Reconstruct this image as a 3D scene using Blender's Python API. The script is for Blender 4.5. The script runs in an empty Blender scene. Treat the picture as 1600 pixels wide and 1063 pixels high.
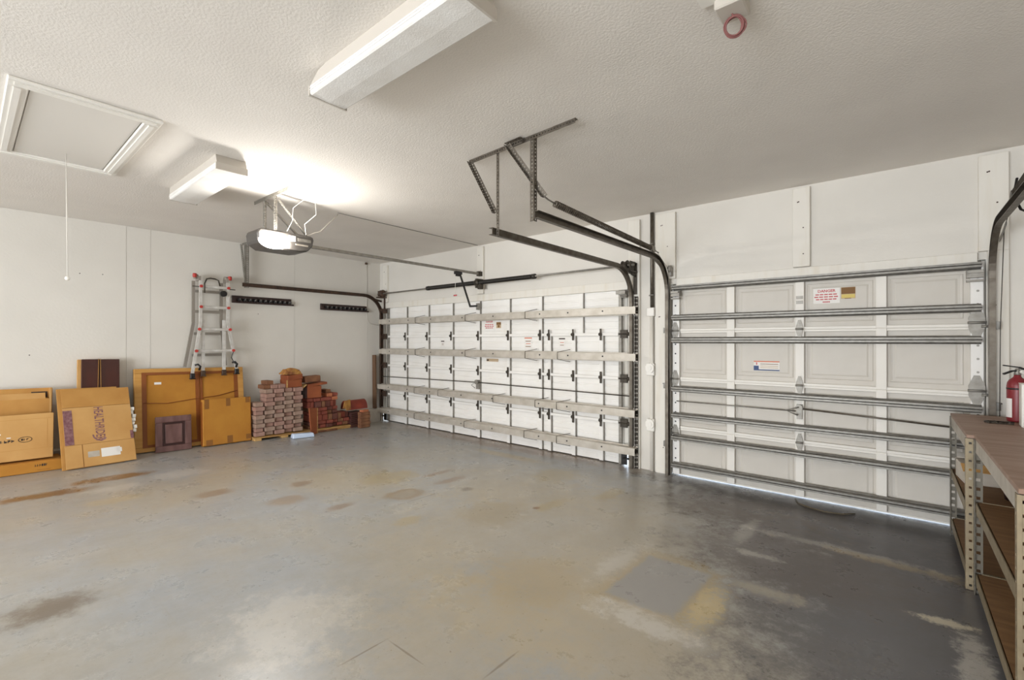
import bpy, bmesh, math, random
from mathutils import Vector, Matrix, Euler
random.seed(7)
scene = bpy.context.scene
C = scene.collection
# ------------------------------------------------------------------ camera, world, lights, exposure
cam_d = bpy.data.cameras.new('camera'); cam_d.sensor_width = 36; cam_d.lens = 36*719.65/1600
cam_d.clip_start = 0.05
cam = bpy.data.objects.new('camera', cam_d); C.objects.link(cam)
cam.location = (0, 0, 1.5); cam.rotation_euler = (math.radians(90.137), 0, math.radians(39.894))
scene.camera = cam
world = bpy.data.worlds.new('daylight'); scene.world = world; world.use_nodes = True
wb = world.node_tree.nodes['Background']; wb.inputs[0].default_value = (0.72, 0.84, 1.0, 1); wb.inputs[1].default_value = 4.0
def area(name, loc, rot, sx, sy, power, col):
    d = bpy.data.lights.new(name, 'AREA'); d.shape = 'RECTANGLE'; d.size = sx; d.size_y = sy; d.energy = power; d.color = col
    o = bpy.data.objects.new(name, d); C.objects.link(o); o.location = loc; o.rotation_euler = rot
    return o
# fill light added in a made-up opening in the unseen wall behind the camera
area('added_doorway_fill', (-2.4, -6.46, 1.2), (math.radians(90), 0, 0), 5.0, 2.1, 520, (0.95, 0.975, 1.0))
LAMP = 240.0                       # glow of the opener's lamp lens
scene.view_settings.view_transform = 'Standard'; scene.view_settings.look = 'None'
scene.view_settings.exposure = 0.08; scene.view_settings.gamma = 1.0; scene.view_settings.use_curve_mapping = False

# ------------------------------------------------------------------ room numbers (metres)
XL, XR, YD, YB, H, S = -7.59, 0.95, 5.14, -6.5, 2.98, 0.022
def fz(y): return (5.11-y)*S      # the floor falls towards the doors

# ------------------------------------------------------------------ materials
def lin(c):
    return tuple(((v/255)/12.92 if v/255 <= .04045 else ((v/255+.055)/1.055)**2.4) for v in c)+(1,)
MATS = {}
def mat(name, col, rough=.6, metal=0, col2=None, scale=6, detail=4, bump=0, bscale=60, stretch=(1,1,1), lo=.35, hi=.7, emit=0, trans=0):
    m = bpy.data.materials.new(name); m.use_nodes = True; nt = m.node_tree; N = nt.nodes; L = nt.links
    b = N['Principled BSDF']; b.inputs['Roughness'].default_value = rough; b.inputs['Metallic'].default_value = metal
    b.inputs['Base Color'].default_value = lin(col)
    tc = N.new('ShaderNodeTexCoord'); mp = N.new('ShaderNodeMapping'); mp.inputs['Scale'].default_value = stretch
    L.new(tc.outputs['Object'], mp.inputs[0])
    if col2:
        n = N.new('ShaderNodeTexNoise'); n.inputs['Scale'].default_value = scale; n.inputs['Detail'].default_value = detail
        r = N.new('ShaderNodeValToRGB'); r.color_ramp.elements[0].position = lo; r.color_ramp.elements[1].position = hi
        r.color_ramp.elements[0].color = lin(col); r.color_ramp.elements[1].color = lin(col2)
        L.new(mp.outputs[0], n.inputs[0]); L.new(n.outputs[0], r.inputs[0]); L.new(r.outputs[0], b.inputs['Base Color'])
    if bump:
        n = N.new('ShaderNodeTexNoise'); n.inputs['Scale'].default_value = bscale; n.inputs['Detail'].default_value = 3
        bp = N.new('ShaderNodeBump'); bp.inputs['Strength'].default_value = bump; bp.inputs['Distance'].default_value = .01
        L.new(mp.outputs[0], n.inputs[0]); L.new(n.outputs[0], bp.inputs['Height']); L.new(bp.outputs[0], b.inputs['Normal'])
    if emit:
        b.inputs['Emission Color'].default_value = (1, .97, .92, 1); b.inputs['Emission Strength'].default_value = emit
    MATS[name] = m
    return m
mat('wall', (225,220,211), .75, 0, (218,213,204), 1.3, 3, .10, 40)
mat('ceiling', (236,230,222), .85, 0, (231,225,217), 2, 3, .26, 75)
mat('board', (229,224,214), .6, 0, (218,208,190), 3, 5, .1, 30, (4,4,.5), .5, .85)
mat('door_white', (243,240,235), .45, 0, (236,232,225), 3, 4)
mat('door_cream', (207,201,191), .5, 0, (200,193,182), 3, 4)
mat('stile_offwhite', (232,227,218), .5)
mat('galv', (156,152,144), .5, .45, (132,127,119), 20, 4, 0)
mat('strut_grey', (132,129,123), .45, .6, (112,108,101), 25, 4)
mat('strut_light', (206,199,188), .45, .35, (186,178,165), 9, 4)
mat('track_dark', (116,109,99), .45, .7, (92,84,74), 18, 4)
mat('rusty', (74,60,52), .6, .4, (96,74,58), 25, 4)
mat('dark_metal', (62,57,50), .5, .5, (84,76,66), 30, 3)
mat('black', (28,26,26), .45)
mat('spring_black', (52,49,45), .4, .5)
mat('housing', (78,74,70), .4)
mat('lamp_glow', (255,252,245), .4, emit=LAMP)
mat('lens', (246,244,240), .35, 0, (236,232,226), 5, 4, .15, 120)
mat('fixture_white', (198,190,179), .65)
mat('hatch_paint', (224,219,211), .6)
mat('plastic_white', (238,234,226), .4)
mat('paper', (236,232,226), .7)
mat('paper_tan', (196,172,140), .7)
mat('paper_yellow', (218,196,112), .7)
mat('ink_red', (196,84,88), .7); mat('ink_orange', (214,110,72), .7); mat('ink_blue', (74,92,132), .7); mat('ink_dark', (58,44,34), .7)
mat('ink_brown', (128,92,52), .7); mat('ink_purple', (112,66,74), .6, 0, (150,112,112), 30, 3)
mat('card', (196,146,78), .8, 0, (184,132,66), 4, 4, .05, 80)
mat('card_pale', (206,160,98), .8, 0, (192,144,82), 3, 4, .05, 80)
mat('card_orange', (190,132,48), .8, 0, (178,118,40), 4, 4)
mat('card_dark', (140,92,40), .8)
mat('wood_light', (204,154,82), .6, 0, (190,138,66), 4, 5, .05, 60, (6,1,6))
mat('wood_pallet', (202,164,104), .7, 0, (166,122,66), 5, 5, .1, 60, (6,1,6))
mat('brown_tape', (136,74,24), .5)
mat('espresso', (62,26,18), .35, 0, (84,36,24), 6, 4, 0, 60, (1,1,.2))
mat('maroon_wood', (96,66,62), .35, 0, (126,94,90), 3, 5, 0, 60, (1,4,1))
mat('maroon_dark', (60,34,32), .4)
mat('alu', (222,219,214), .4, .2, (196,191,184), 10, 3)
mat('alu_dark', (164,157,148), .4, .6)
mat('red_plastic', (190,60,52), .4)
mat('rack_brown', (50,32,28), .45)
mat('paver_pink', (176,142,128), .85, 0, (152,116,102), 9, 5, .3, 60)
mat('paver_grey', (174,150,134), .85, 0, (150,122,106), 9, 5, .3, 60)
mat('paver_red', (156,84,66), .85, 0, (124,60,48), 8, 5, .3, 60)
mat('paver_dark', (116,66,54), .85, 0, (88,54,46), 8, 5, .3, 60)
mat('paver_brown', (146,102,70), .85, 0, (112,72,50), 8, 5, .3, 60)
mat('paver_orange', (196,124,84), .85, 0, (170,98,66), 8, 5, .3, 60)
mat('terracotta', (140,56,36), .6, 0, (112,42,30), 6, 4, .1, 40)
mat('tile_dark', (82,48,42), .6)
mat('box_orange', (152,82,44), .7, 0, (132,66,36), 5, 4)
mat('torn_paper', (182,134,66), .8, 0, (134,80,46), 14, 4)
mat('plank_brown', (120,90,66), .7, 0, (98,72,52), 5, 5, .1, 50, (6,6,.6))
mat('blue_plastic', (206,222,244), .3)
mat('concrete_white', (206,198,186), .8, 0, (190,180,166), 6, 4, .15, 50)
mat('particle', (134,100,64), .65, 0, (112,80,48), 5, 5, .08, 60, (1,5,1))
mat('benchtop', (156,128,110), .5, 0, (132,100,80), 3, 5, .05, 60, (1,6,1))
mat('bench_steel', (152,138,112), .5, .35, (134,119,94), 16, 4)
mat('bench_pale', (192,184,172), .45, .35, (172,163,150), 14, 4)
mat('post_grey', (112,106,94), .5, .5)
mat('ext_red', (128,36,42), .4)
mat('wire_red', (134,84,80), .6)
mat('cord_white', (226,221,212), .6)
mat('outdoor_ground', (206,206,204), .9, 0, (190,190,188), 5, 4)
mat('cable_brown', (92,80,58), .6)

def floor_material():
    m = bpy.data.materials.new('painted_concrete'); m.use_nodes = True; nt = m.node_tree; N = nt.nodes; L = nt.links
    b = N['Principled BSDF']; MATS['floor'] = m
    g = N.new('ShaderNodeNewGeometry'); sep = N.new('ShaderNodeSeparateXYZ'); L.new(g.outputs['Position'], sep.inputs[0])
    def noise(scale, detail=5, rough=.6, stretch=None):
        n = N.new('ShaderNodeTexNoise'); n.inputs['Scale'].default_value = scale; n.inputs['Detail'].default_value = detail; n.inputs['Roughness'].default_value = rough
        if stretch:
            mp = N.new('ShaderNodeMapping'); mp.inputs['Scale'].default_value = stretch; L.new(g.outputs['Position'], mp.inputs[0]); L.new(mp.outputs[0], n.inputs[0])
        else: L.new(g.outputs['Position'], n.inputs[0])
        return n.outputs[0]
    def math_(op, a, b_=None, c=None):
        x = N.new('ShaderNodeMath'); x.operation = op
        for i, v in enumerate((a, b_, c)):
            if v is None: continue
            if isinstance(v, (int, float)): x.inputs[i].default_value = v
            else: L.new(v, x.inputs[i])
        return x.outputs[0]
    def ramp(v, a, b_, c0=0., c1=1.):
        r = N.new('ShaderNodeMapRange'); r.interpolation_type = 'SMOOTHSTEP'
        L.new(v, r.inputs[0]); r.inputs[1].default_value = a; r.inputs[2].default_value = b_; r.inputs[3].default_value = c0; r.inputs[4].default_value = c1
        return r.outputs[0]
    def mix(fac, a, bcol):
        x = N.new('ShaderNodeMix'); x.data_type = 'RGBA'
        if isinstance(fac, (int, float)): x.inputs[0].default_value = fac
        else: L.new(fac, x.inputs[0])
        if isinstance(a, tuple): x.inputs[6].default_value = a
        else: L.new(a, x.inputs[6])
        x.inputs[7].default_value = bcol
        return x.outputs[2]
    n1, n2, n3 = noise(.9, 8, .65), noise(3.2, 9, .72), noise(9, 9, .8)
    col = mix(ramp(n1, .30, .72), lin((160,166,173)), lin((172,167,156)))
    col = mix(math_('MULTIPLY', ramp(n2, .30, 1.0), .55), col, lin((158,144,118)))
    col = mix(math_('MULTIPLY', ramp(noise(5.5, 8, .8, (1.6,.8,1)), .30, 1.0), .55), col, lin((196,194,190)))
    col = mix(math_('MULTIPLY', ramp(noise(24, 6, .8), .4, .9), .35), col, lin((140,130,112)))
    col = mix(math_('MULTIPLY', ramp(noise(1.6, 6, .7, (14,.9,1)), .52, .85), .45), col, lin((190,187,180)))
    col = mix(math_('MULTIPLY', ramp(noise(1.9, 6, .7, (.9,12,1)), .55, .85), .40), col, lin((150,138,116)))
    wob = math_('ADD', math_('MULTIPLY_ADD', n2, 1.6, -.8), math_('MULTIPLY_ADD', n3, 2.4, -1.2))
    def stain(x, y, rx, ry, c, k, col, soft=.55, w=1.0, square=False, ring=False):
        dx = math_('DIVIDE', math_('SUBTRACT', sep.outputs[0], x), rx); dy = math_('DIVIDE', math_('SUBTRACT', sep.outputs[1], y), ry)
        if square: d = math_('MAXIMUM', math_('ABSOLUTE', dx), math_('ABSOLUTE', dy))
        else: d = math_('SQRT', math_('ADD', math_('MULTIPLY', dx, dx), math_('MULTIPLY', dy, dy)))
        d = math_('MULTIPLY_ADD', wob, w, d)
        f = ramp(d, 1+soft*.5, 1-soft*.5)
        if ring: f = math_('MULTIPLY', f, ramp(d, .55, .95))
        return mix(math_('MULTIPLY', f, k), col, lin(c))
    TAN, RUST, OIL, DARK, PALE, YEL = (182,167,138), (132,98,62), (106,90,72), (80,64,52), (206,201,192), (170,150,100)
    for a in [(-2.0,2.9,1.1,1.2,TAN,.42), (-4.4,2.6,.7,.5,TAN,.5), (-1.0,2.2,.9,.6,TAN,.55), (-3.0,3.6,.9,.6,TAN,.35),(-5.2,1.3,.5,.6,TAN,.35),(-5.6,2.2,.3,.5,TAN,.3),(-1.6,1.6,.5,.5,TAN,.4)]:
        col = stain(*a, col, 1.0, .9)
    for a in [(-4.7,5.02,2.4,.22,RUST,.6), (-3.9,4.55,.5,.10,TAN,.7)]: col = stain(*a, col, .8, .8)
    col = stain(-5.93,.48,.10,.30,RUST,.95, col, 1.0, 1.2); col = stain(-6.2,1.05,.11,.31,RUST,.95, col, .8, 1.0)
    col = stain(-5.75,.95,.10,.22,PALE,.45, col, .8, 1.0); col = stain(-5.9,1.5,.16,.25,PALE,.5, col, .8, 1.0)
    col = stain(-3.38,.30,.13,.17,OIL,.75, col, 1.1, 1.2)
    col = stain(-3.57,2.69,.14,.19,(138,110,66),.8, col, .6, .5, False, True); col = stain(-3.57,2.69,.12,.16,(150,128,92),.5, col, .6, .5)
    for a in [(-2.37,3.36,.07,.2,YEL,.5), (-2.42,3.22,.03,.04,RUST,.9), (-2.12,4.0,.08,.22,YEL,.5), (-3.25,3.2,.05,.06,OIL,.6), (-3.9,3.4,.04,.2,RUST,.5), (-4.6,2.2,.08,.1,RUST,.5), (-4.15,2.95,.2,.3,YEL,.5), (-4.9,1.5,.10,.16,RUST,.5), (-5.3,.9,.10,.2,TAN,.6), (-3.7,2.1,.06,.12,RUST,.5), (-3.0,2.3,.08,.14,YEL,.5), (-2.6,2.9,.25,.3,(158,142,110),.5), (-4.2,1.9,.12,.16,(150,120,84),.5), (-1.7,2.2,.3,.3,(170,152,118),.45), (-3.6,3.3,.06,.22,RUST,.5), (-2.9,4.2,.2,.3,YEL,.4)]: col = stain(*a, col, .8, .8)
    # oily parking bay before the single door, with the bench's shade painted in
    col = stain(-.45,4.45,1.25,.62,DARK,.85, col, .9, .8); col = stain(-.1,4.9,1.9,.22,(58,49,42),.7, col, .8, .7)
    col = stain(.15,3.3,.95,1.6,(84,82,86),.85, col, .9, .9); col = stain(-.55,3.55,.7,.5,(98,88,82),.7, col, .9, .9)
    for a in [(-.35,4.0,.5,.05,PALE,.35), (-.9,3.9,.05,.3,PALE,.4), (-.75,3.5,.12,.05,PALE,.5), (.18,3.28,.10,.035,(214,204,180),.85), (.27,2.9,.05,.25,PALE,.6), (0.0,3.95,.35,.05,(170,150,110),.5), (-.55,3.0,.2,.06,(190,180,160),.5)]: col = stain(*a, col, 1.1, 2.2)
    # square repair patch with a chalky, yellowed edge
    col = stain(-1.09,2.68,.27,.37,(172,152,110),.6, col, .5, .7, True); col = stain(-1.40,2.75,.08,.28,PALE,.6, col, 1.1, 2.0); col = stain(-.98,2.25,.22,.09,PALE,.75, col, 1.1, 2.0); col = stain(-.8,2.6,.07,.22,(206,186,140),.7, col, 1.1, 2.0)
    col = stain(-1.09,2.68,.20,.31,(158,155,152),.95, col, .2, .22, True)
    # cracks and scratches
    for a in [(-3.37,2.7,.007,.2), (-1.335,1.52,.006,.1), (-1.86,1.18,.005,.12), (-1.72,1.3,.12,.005)]: col = stain(*a, (110,94,72), .55, col, .7, .5)
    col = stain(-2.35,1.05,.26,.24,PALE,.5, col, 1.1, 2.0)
    sp = ramp(noise(42, 2, .5), .70, .76); col = mix(math_('MULTIPLY', sp, .5), col, lin((120,104,80)))
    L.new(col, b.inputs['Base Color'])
    L.new(ramp(n2, .2, .9, .22, .46), b.inputs['Roughness'])
    bp = N.new('ShaderNodeBump'); bp.inputs['Strength'].default_value = .12; bp.inputs['Distance'].default_value = .006
    L.new(n3, bp.inputs['Height']); L.new(bp.outputs[0], b.inputs['Normal'])
floor_material()

# ------------------------------------------------------------------ mesh helpers
class MB:
    def __init__(s): s.v, s.f, s.sm = [], [], []
    def add(s, vs, fs, smooth=False):
        o = len(s.v); s.v += [Vector(p) for p in vs]; s.f += [tuple(i+o for i in f) for f in fs]; s.sm += [smooth]*len(fs); return s
    def box(s, x0, x1, y0, y1, z0, z1):
        return s.add([(x0,y0,z0),(x1,y0,z0),(x1,y1,z0),(x0,y1,z0),(x0,y0,z1),(x1,y0,z1),(x1,y1,z1),(x0,y1,z1)],
                     [(0,3,2,1),(4,5,6,7),(0,1,5,4),(1,2,6,5),(2,3,7,6),(3,0,4,7)])
    def obox(s, c, size, rot=(0,0,0)):
        R = Euler(rot).to_matrix(); c = Vector(c); o = len(s.v); hx, hy, hz = [k/2 for k in size]
        s.box(-hx,hx,-hy,hy,-hz,hz)
        for i in range(o, len(s.v)): s.v[i] = R @ s.v[i]+c
        return s
    def bar(s, p, q, w, h, up=(0,0,1)):
        p, q = Vector(p), Vector(q); d = (q-p).normalized(); u = Vector(up); sx = d.cross(u)
        if sx.length < 1e-4: sx = d.cross(Vector((1,0,0)))
        sx.normalize(); u = sx.cross(d)
        vs = [P+sx*a*w/2+u*b*h/2 for P in (p,q) for a,b in ((-1,-1),(1,-1),(1,1),(-1,1))]
        return s.add(vs, [(0,1,2,3),(7,6,5,4),(0,4,5,1),(1,5,6,2),(2,6,7,3),(3,7,4,0)])
    def tube(s, pts, r, n=8, closed=False):
        pts = [Vector(p) for p in pts]; k = len(pts); rings = []; prev = None
        rr = r if isinstance(r, (list, tuple)) else [r]*k
        for i, p in enumerate(pts):
            a = pts[(i-1) % k] if (closed or i > 0) else p; b = pts[(i+1) % k] if (closed or i < k-1) else p
            t = (b-a).normalized()
            if prev is None:
                prev = t.orthogonal().normalized()
            prev = (prev-t*prev.dot(t)).normalized(); e = t.cross(prev)
            rings.append([p+(prev*math.cos(2*math.pi*j/n)+e*math.sin(2*math.pi*j/n))*rr[i] for j in range(n)])
        vs = [v for g in rings for v in g]; fs = []
        for i in range(k if closed else k-1):
            a, b = i*n, ((i+1) % k)*n
            fs += [(a+j, a+(j+1) % n, b+(j+1) % n, b+j) for j in range(n)]
        s.add(vs, fs, True)
        if not closed:
            o = len(s.v)-len(vs); s.f += [tuple(o+j for j in reversed(range(n))), tuple(o+(k-1)*n+j for j in range(n))]; s.sm += [False, False]
        return s
    def lathe(s, prof, n=20, M=None):
        M = M or Matrix(); vs = []; fs = []
        for r, z in prof: vs += [M @ Vector((r*math.cos(2*math.pi*j/n), r*math.sin(2*math.pi*j/n), z)) for j in range(n)]
        for i in range(len(prof)-1): fs += [(i*n+j, i*n+(j+1) % n, (i+1)*n+(j+1) % n, (i+1)*n+j) for j in range(n)]
        s.add(vs, fs, True); o = len(s.v)-len(vs)
        s.f += [tuple(o+j for j in reversed(range(n))), tuple(o+(len(prof)-1)*n+j for j in range(n))]; s.sm += [False, False]
        return s
    def prism(s, poly, axis, a, b):
        def P(u, w, t): return {'x': (t,u,w), 'y': (u,t,w), 'z': (u,w,t)}[axis]
        n = len(poly); vs = [P(u,w,a) for u,w in poly]+[P(u,w,b) for u,w in poly]
        return s.add(vs, [tuple(range(n)), tuple(reversed(range(n,2*n)))]+[(i, i+n, (i+1) % n+n, (i+1) % n) for i in range(n)])
    def perf(s, p, q, across, w, t=.003, pitch=.026, hole=.011):
        """steel strip from p to q with a row of square holes punched along its middle"""
        p, q, ac = Vector(p), Vector(q), Vector(across).normalized(); d = q-p; ln = d.length; d.normalize(); nrm = d.cross(ac).normalized()
        e = (w-hole)/2
        for sg in (-1, 1): s.bar(p+ac*sg*(hole/2+e/2), q+ac*sg*(hole/2+e/2), e, t, nrm)
        k = max(1, int(ln/pitch)); web = ln/k-hole
        for i in range(k+1):
            c0 = max(0, i*ln/k-web/2); c1 = min(ln, i*ln/k+web/2)
            s.bar(p+d*c0, p+d*c1, hole+.001, t, nrm)
        return s
    def angle(s, p, q, a1, a2, w, **kw):
        """perforated angle iron: two flanges meeting along p-q"""
        p, q, a1, a2 = Vector(p), Vector(q), Vector(a1).normalized(), Vector(a2).normalized()
        s.perf(p+a1*w/2, q+a1*w/2, a1, w, **kw); return s.perf(p+a2*w/2, q+a2*w/2, a2, w, **kw)
ABS = {}
def build(name, mb, m, parent=None, bevel=0, center=False):
    xs = [v.x for v in mb.v]; ys = [v.y for v in mb.v]; zs = [v.z for v in mb.v]
    base = Vector(((min(xs)+max(xs))/2, (min(ys)+max(ys))/2, (min(zs)+max(zs))/2 if center else min(zs)))
    me = bpy.data.meshes.new(name); me.from_pydata([tuple(v-base) for v in mb.v], [], mb.f); me.update()
    for p, sm in zip(me.polygons, mb.sm): p.use_smooth = sm
    bm = bmesh.new(); bm.from_mesh(me); bmesh.ops.recalc_face_normals(bm, faces=bm.faces)
    if bevel: bmesh.ops.bevel(bm, geom=[e for e in bm.edges if e.calc_face_angle(0) > .6], offset=bevel, segments=1, affect='EDGES', profile=.5)
    bm.to_mesh(me); bm.free()
    me.materials.append(MATS[m]); o = bpy.data.objects.new(name, me); C.objects.link(o)
    ABS[o.name] = base
    if parent: o.parent = parent; o.location = base-ABS[parent.name]
    else: o.location = base
    return o
def inst(src, delta, parent=None):
    c = src.copy(); C.objects.link(c); c.location = src.location+Vector(delta); c.parent = parent if parent else src.parent
    ABS[c.name] = ABS[src.name]+Vector(delta)
    return c
def tag(o, label, cat, group=None, kind=None):
    o['label'] = label; o['category'] = cat
    if group: o['group'] = group
    if kind: o['kind'] = kind
    return o
def thing(name, label, cat, loc, rot=(0,0,0), group=None, local=False, kind=None):
    o = bpy.data.objects.new(name, None); C.objects.link(o); o.location = loc; o.rotation_euler = rot; o.empty_display_size = .1
    ABS[o.name] = Vector((0,0,0)) if local else Vector(loc)
    return tag(o, label, cat, group, kind)
def structure(name, mb, m, label, cat, parent=None):
    o = build(name, mb, m, parent)
    if not parent: tag(o, label, cat, kind='structure')
    return o
def text(name, body, size, m, parent, origin, xd, yd, bold=0):
    cu = bpy.data.curves.new('t', 'FONT'); cu.body = body; cu.size = size; cu.align_x = 'CENTER'; cu.align_y = 'CENTER'; cu.offset = bold; cu.resolution_u = 2
    t = bpy.data.objects.new('t', cu); C.objects.link(t)
    dg = bpy.context.evaluated_depsgraph_get(); me = t.evaluated_get(dg).to_mesh()
    xd, yd, og = Vector(xd), Vector(yd), Vector(origin)
    mb = MB(); mb.add([og+xd*v.co.x+yd*v.co.y for v in me.vertices], [tuple(p.vertices) for p in me.polygons])
    t.to_mesh_clear() if False else None
    bpy.data.objects.remove(t); bpy.data.curves.remove(cu)
    return build(name, mb, m, parent)
def smudge_print(mb, y0, y1, z0, z1, x, n):
    """a row of small blocky printed characters on a face looking along +x"""
    w = (y1-y0)/n
    for i in range(n):
        a = y0+i*w
        mb.box(x, x+.0006, a, a+w*.28, z0, z1); mb.box(x, x+.0006, a+w*.28, a+w*.8, z0+(z1-z0)*random.choice((0,.4,.75)), z0+(z1-z0)*random.choice((.25,.6,1))+.001)

# ------------------------------------------------------------------ shell
fl = MB(); y0, y1 = YB-.2, 5.55
fl.add([(XL-.2,y0,fz(y0)),(XR+.2,y0,fz(y0)),(XR+.2,y1,fz(y1)),(XL-.2,y1,fz(y1)),(XL-.2,y0,fz(y0)-.15),(XR+.2,y0,fz(y0)-.15),(XR+.2,y1,fz(y1)-.15),(XL-.2,y1,fz(y1)-.15)],
       [(0,1,2,3),(7,6,5,4),(0,4,5,1),(1,5,6,2),(2,6,7,3),(3,7,4,0)])
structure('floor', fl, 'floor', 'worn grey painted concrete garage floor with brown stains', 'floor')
structure('ceiling', MB().box(XL-.2,XR+.2,YB-.2,5.45,H,H+.15), 'ceiling', 'off-white textured garage ceiling', 'ceiling')
# left wall: backing with flat sheets and narrow joints between them
wl = structure('wall_left', MB().box(XL-.2,XL-.005,YB,5.45,-.1,H), 'wall', 'off-white left wall with thin vertical joints', 'wall')
ed = [YB, -5.0, -2.6, -.3, 1.36, 1.61, 3.51, 4.87, YD]
for a, b in zip(ed, ed[1:]): build('wall_panel', MB().box(XL-.0048,XL,a+.002,b-.002,-.05,H-.004), 'wall', wl)
for y_, z_ in ((.5,1.34),(.92,2.32),(1.13,2.33),(2.95,1.92)): build('nail_head', MB().tube([(XL-.001,y_,z_),(XL+.003,y_,z_)], .006, 8), 'dark_metal', wl)
structure('baseboard_left', MB().box(XL+.0005,-7.43,YB,5.10,-.05,.235), 'concrete_white', 'low pale concrete curb along the left wall', 'curb')
# door wall with its two openings
dw = MB(); y0, y1 = YD, 5.36
OL, OR = (-7.52, -2.335), (-1.955, .535)
dw.box(XL-.2,OL[0],y0,y1,-.1,H); dw.box(OL[1],OR[0],y0,y1,-.1,H); dw.box(OR[1],XR+.2,y0,y1,-.1,H)
dw.box(OL[0],OL[1],y0,y1,2.14,H); dw.box(OR[0],OR[1],y0,y1,2.14,H)
structure('wall_front', dw, 'wall', 'off-white wall holding the two garage doors', 'wall')
structure('wall_right', MB().box(XR,XR+.2,YB,YD,-.1,H), 'wall', 'off-white wall behind the steel workbenches', 'wall')
bw = MB(); bw.box(XL-.2,-4.95,YB-.2,YB,-.1,H); bw.box(.15,XR+.2,YB-.2,YB,-.1,H); bw.box(-4.95,.15,YB-.2,YB,2.3,H)  # unseen wall set far back to even the light; opening added for the fill
structure('wall_back', bw, 'wall', 'off-white unseen rear wall with an opening added for the fill light', 'wall')
og = MB().box(-14,8,5.551,16,-.16,-.01); structure('outdoor_ground', og, 'outdoor_ground', 'bright driveway outside the garage doors', 'ground')
# boards fixed to the door wall
def trim(n, boxes, label):
    mb = MB()
    for x0,x1,z0,z1 in boxes: mb.box(x0,x1,5.10,YD-.0005,z0,z1)
    o = build('trim_%d' % n, mb, 'board', None, .003)
    for x0,x1,z0,z1 in boxes:
        if z1-z0 < .3: continue
        for fz_ in (.12,.45,.8):
            for fx in (.3,.36) if fz_ > .5 else (.62,): build('nail_head', MB().tube([(x0+(x1-x0)*fx,5.0985,z0+(z1-z0)*fz_+fx*.05),(x0+(x1-x0)*fx,5.1005,z0+(z1-z0)*fz_+fx*.05)], .006, 8), 'rusty', o)
    return tag(o, label, 'trim', kind='structure')
trim(1, [(-7.44,-2.462,2.115,2.215)], 'painted header board over the wide garage door')
trim(2, [(-1.885,.485,2.115,2.195)], 'painted header board over the single garage door')
trim(3, [(-2.46,-2.315,.0,2.93)], 'painted jamb board at the right of the wide door')
trim(4, [(-2.125,-1.975,.0,2.2),(-2.125,-1.895,2.2,2.945)], 'painted jamb board at the left of the single door')
trim(5, [(-.765,-.625,2.205,2.955)], 'short painted board above the single door')
trim(6, [(.54,.655,.0,2.2),(.49,.655,2.2,2.945)], 'painted jamb board at the right of the single door')
trim(7, [(-4.97,-4.84,2.225,2.945)], 'short painted board behind the opener rail end')
trim(8, [(-7.44,-7.30,2.225,2.92)], 'painted corner board above the wide door')
# narrow stops behind the wide door's edges, stopping short of the floor
for n, (a, b) in enumerate([(-7.519,-7.30),(-2.60,-2.336),(-1.954,-1.88),(.46,.534)]):
    tag(build('trim_%d' % (9+n), MB().box(a,b,5.195,5.235,.235 if n < 2 else .03,2.135), 'board'), ['white stop strip behind the wide door, at the corner','white stop strip behind the wide door, at the pillar','white stop strip behind the single door, at the pillar','white stop strip behind the single door, at the workbench'][n], 'trim', kind='structure')

# ------------------------------------------------------------------ wide garage door
d1 = thing('door_1', 'wide white sectional garage door with many horizontal struts', 'garage door', (-4.95,5.16,0), kind='structure')
DX0, DX1 = -7.335, -2.555
JZ = [0.012, .515, 1.05, 1.585, 2.125]
top_st = [-6.77,-6.17,-5.565,-4.955,-4.35,-3.77,-3.12]
low_st = [-6.77,-6.17,-5.565,-4.955,-4.35,-3.77,-3.62,-3.235,-2.83]
hinge0 = None
for k in range(4):
    z0, z1 = JZ[k], JZ[k+1]-.004
    prof = []; n = 6; h = (z1-z0)/n                      # shallow horizontal ribs pressed into the steel skin
    for i in range(n):
        a = z0+i*h; prof += [(5.160,a),(5.160,a+h*.72),(5.166,a+h*.80),(5.166,a+h*.96)]
    prof += [(5.160,z1),(5.19,z1),(5.19,z0)]
    sec = build('door_section', MB().prism(prof, 'x', DX0, DX1), 'door_white', d1)
    for x in (top_st if k == 3 else low_st):
        build('stile', MB().box(x-.032,x+.020,5.128,5.1595,z0,z1), 'door_white', sec)
        build('stile_return', MB().box(x+.0205,x+.030,5.132,5.1595,z0,z1), 'galv', sec)
    for x in (DX0+.02, DX1-.02): build('end_stile', MB().box(x-.019,x+.019,5.12,5.1595,z0,z1), 'galv', sec)
    if k > 0: build('section_rail', MB().box(DX0+.04,DX1-.04,5.112,5.1278,z0-.018,z0+.018), 'door_white', sec, .003)
    else: build('bottom_seal', MB().box(DX0,DX1,5.155,5.185,-.002,.011), 'dark_metal', sec)
def hinge(x, z, parent):
    global hinge0
    if hinge0: return inst(hinge0, (x+.010-hinge0['hx'], 0, z-hinge0['hz']), parent)
    mb = MB(); xc = x-.006+.016
    mb.box(xc-.012,xc+.012,5.104,5.1117,z+.018,z+.07); mb.box(xc-.012,xc+.012,5.104,5.1117,z-.075,z-.018)
    mb.tube([(xc-.020,5.097,z),(xc+.020,5.097,z)], .013, 8); mb.box(xc-.016,xc+.016,5.090,5.1118,z-.020,z+.020)
    hinge0 = build('hinge', mb, 'dark_metal', parent); hinge0['hx'] = xc; hinge0['hz'] = z
    return hinge0
for k in (1, 2, 3):
    for x in low_st: hinge(x-.012, JZ[k], d1)
for k in ('hx', 'hz'): pass
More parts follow.
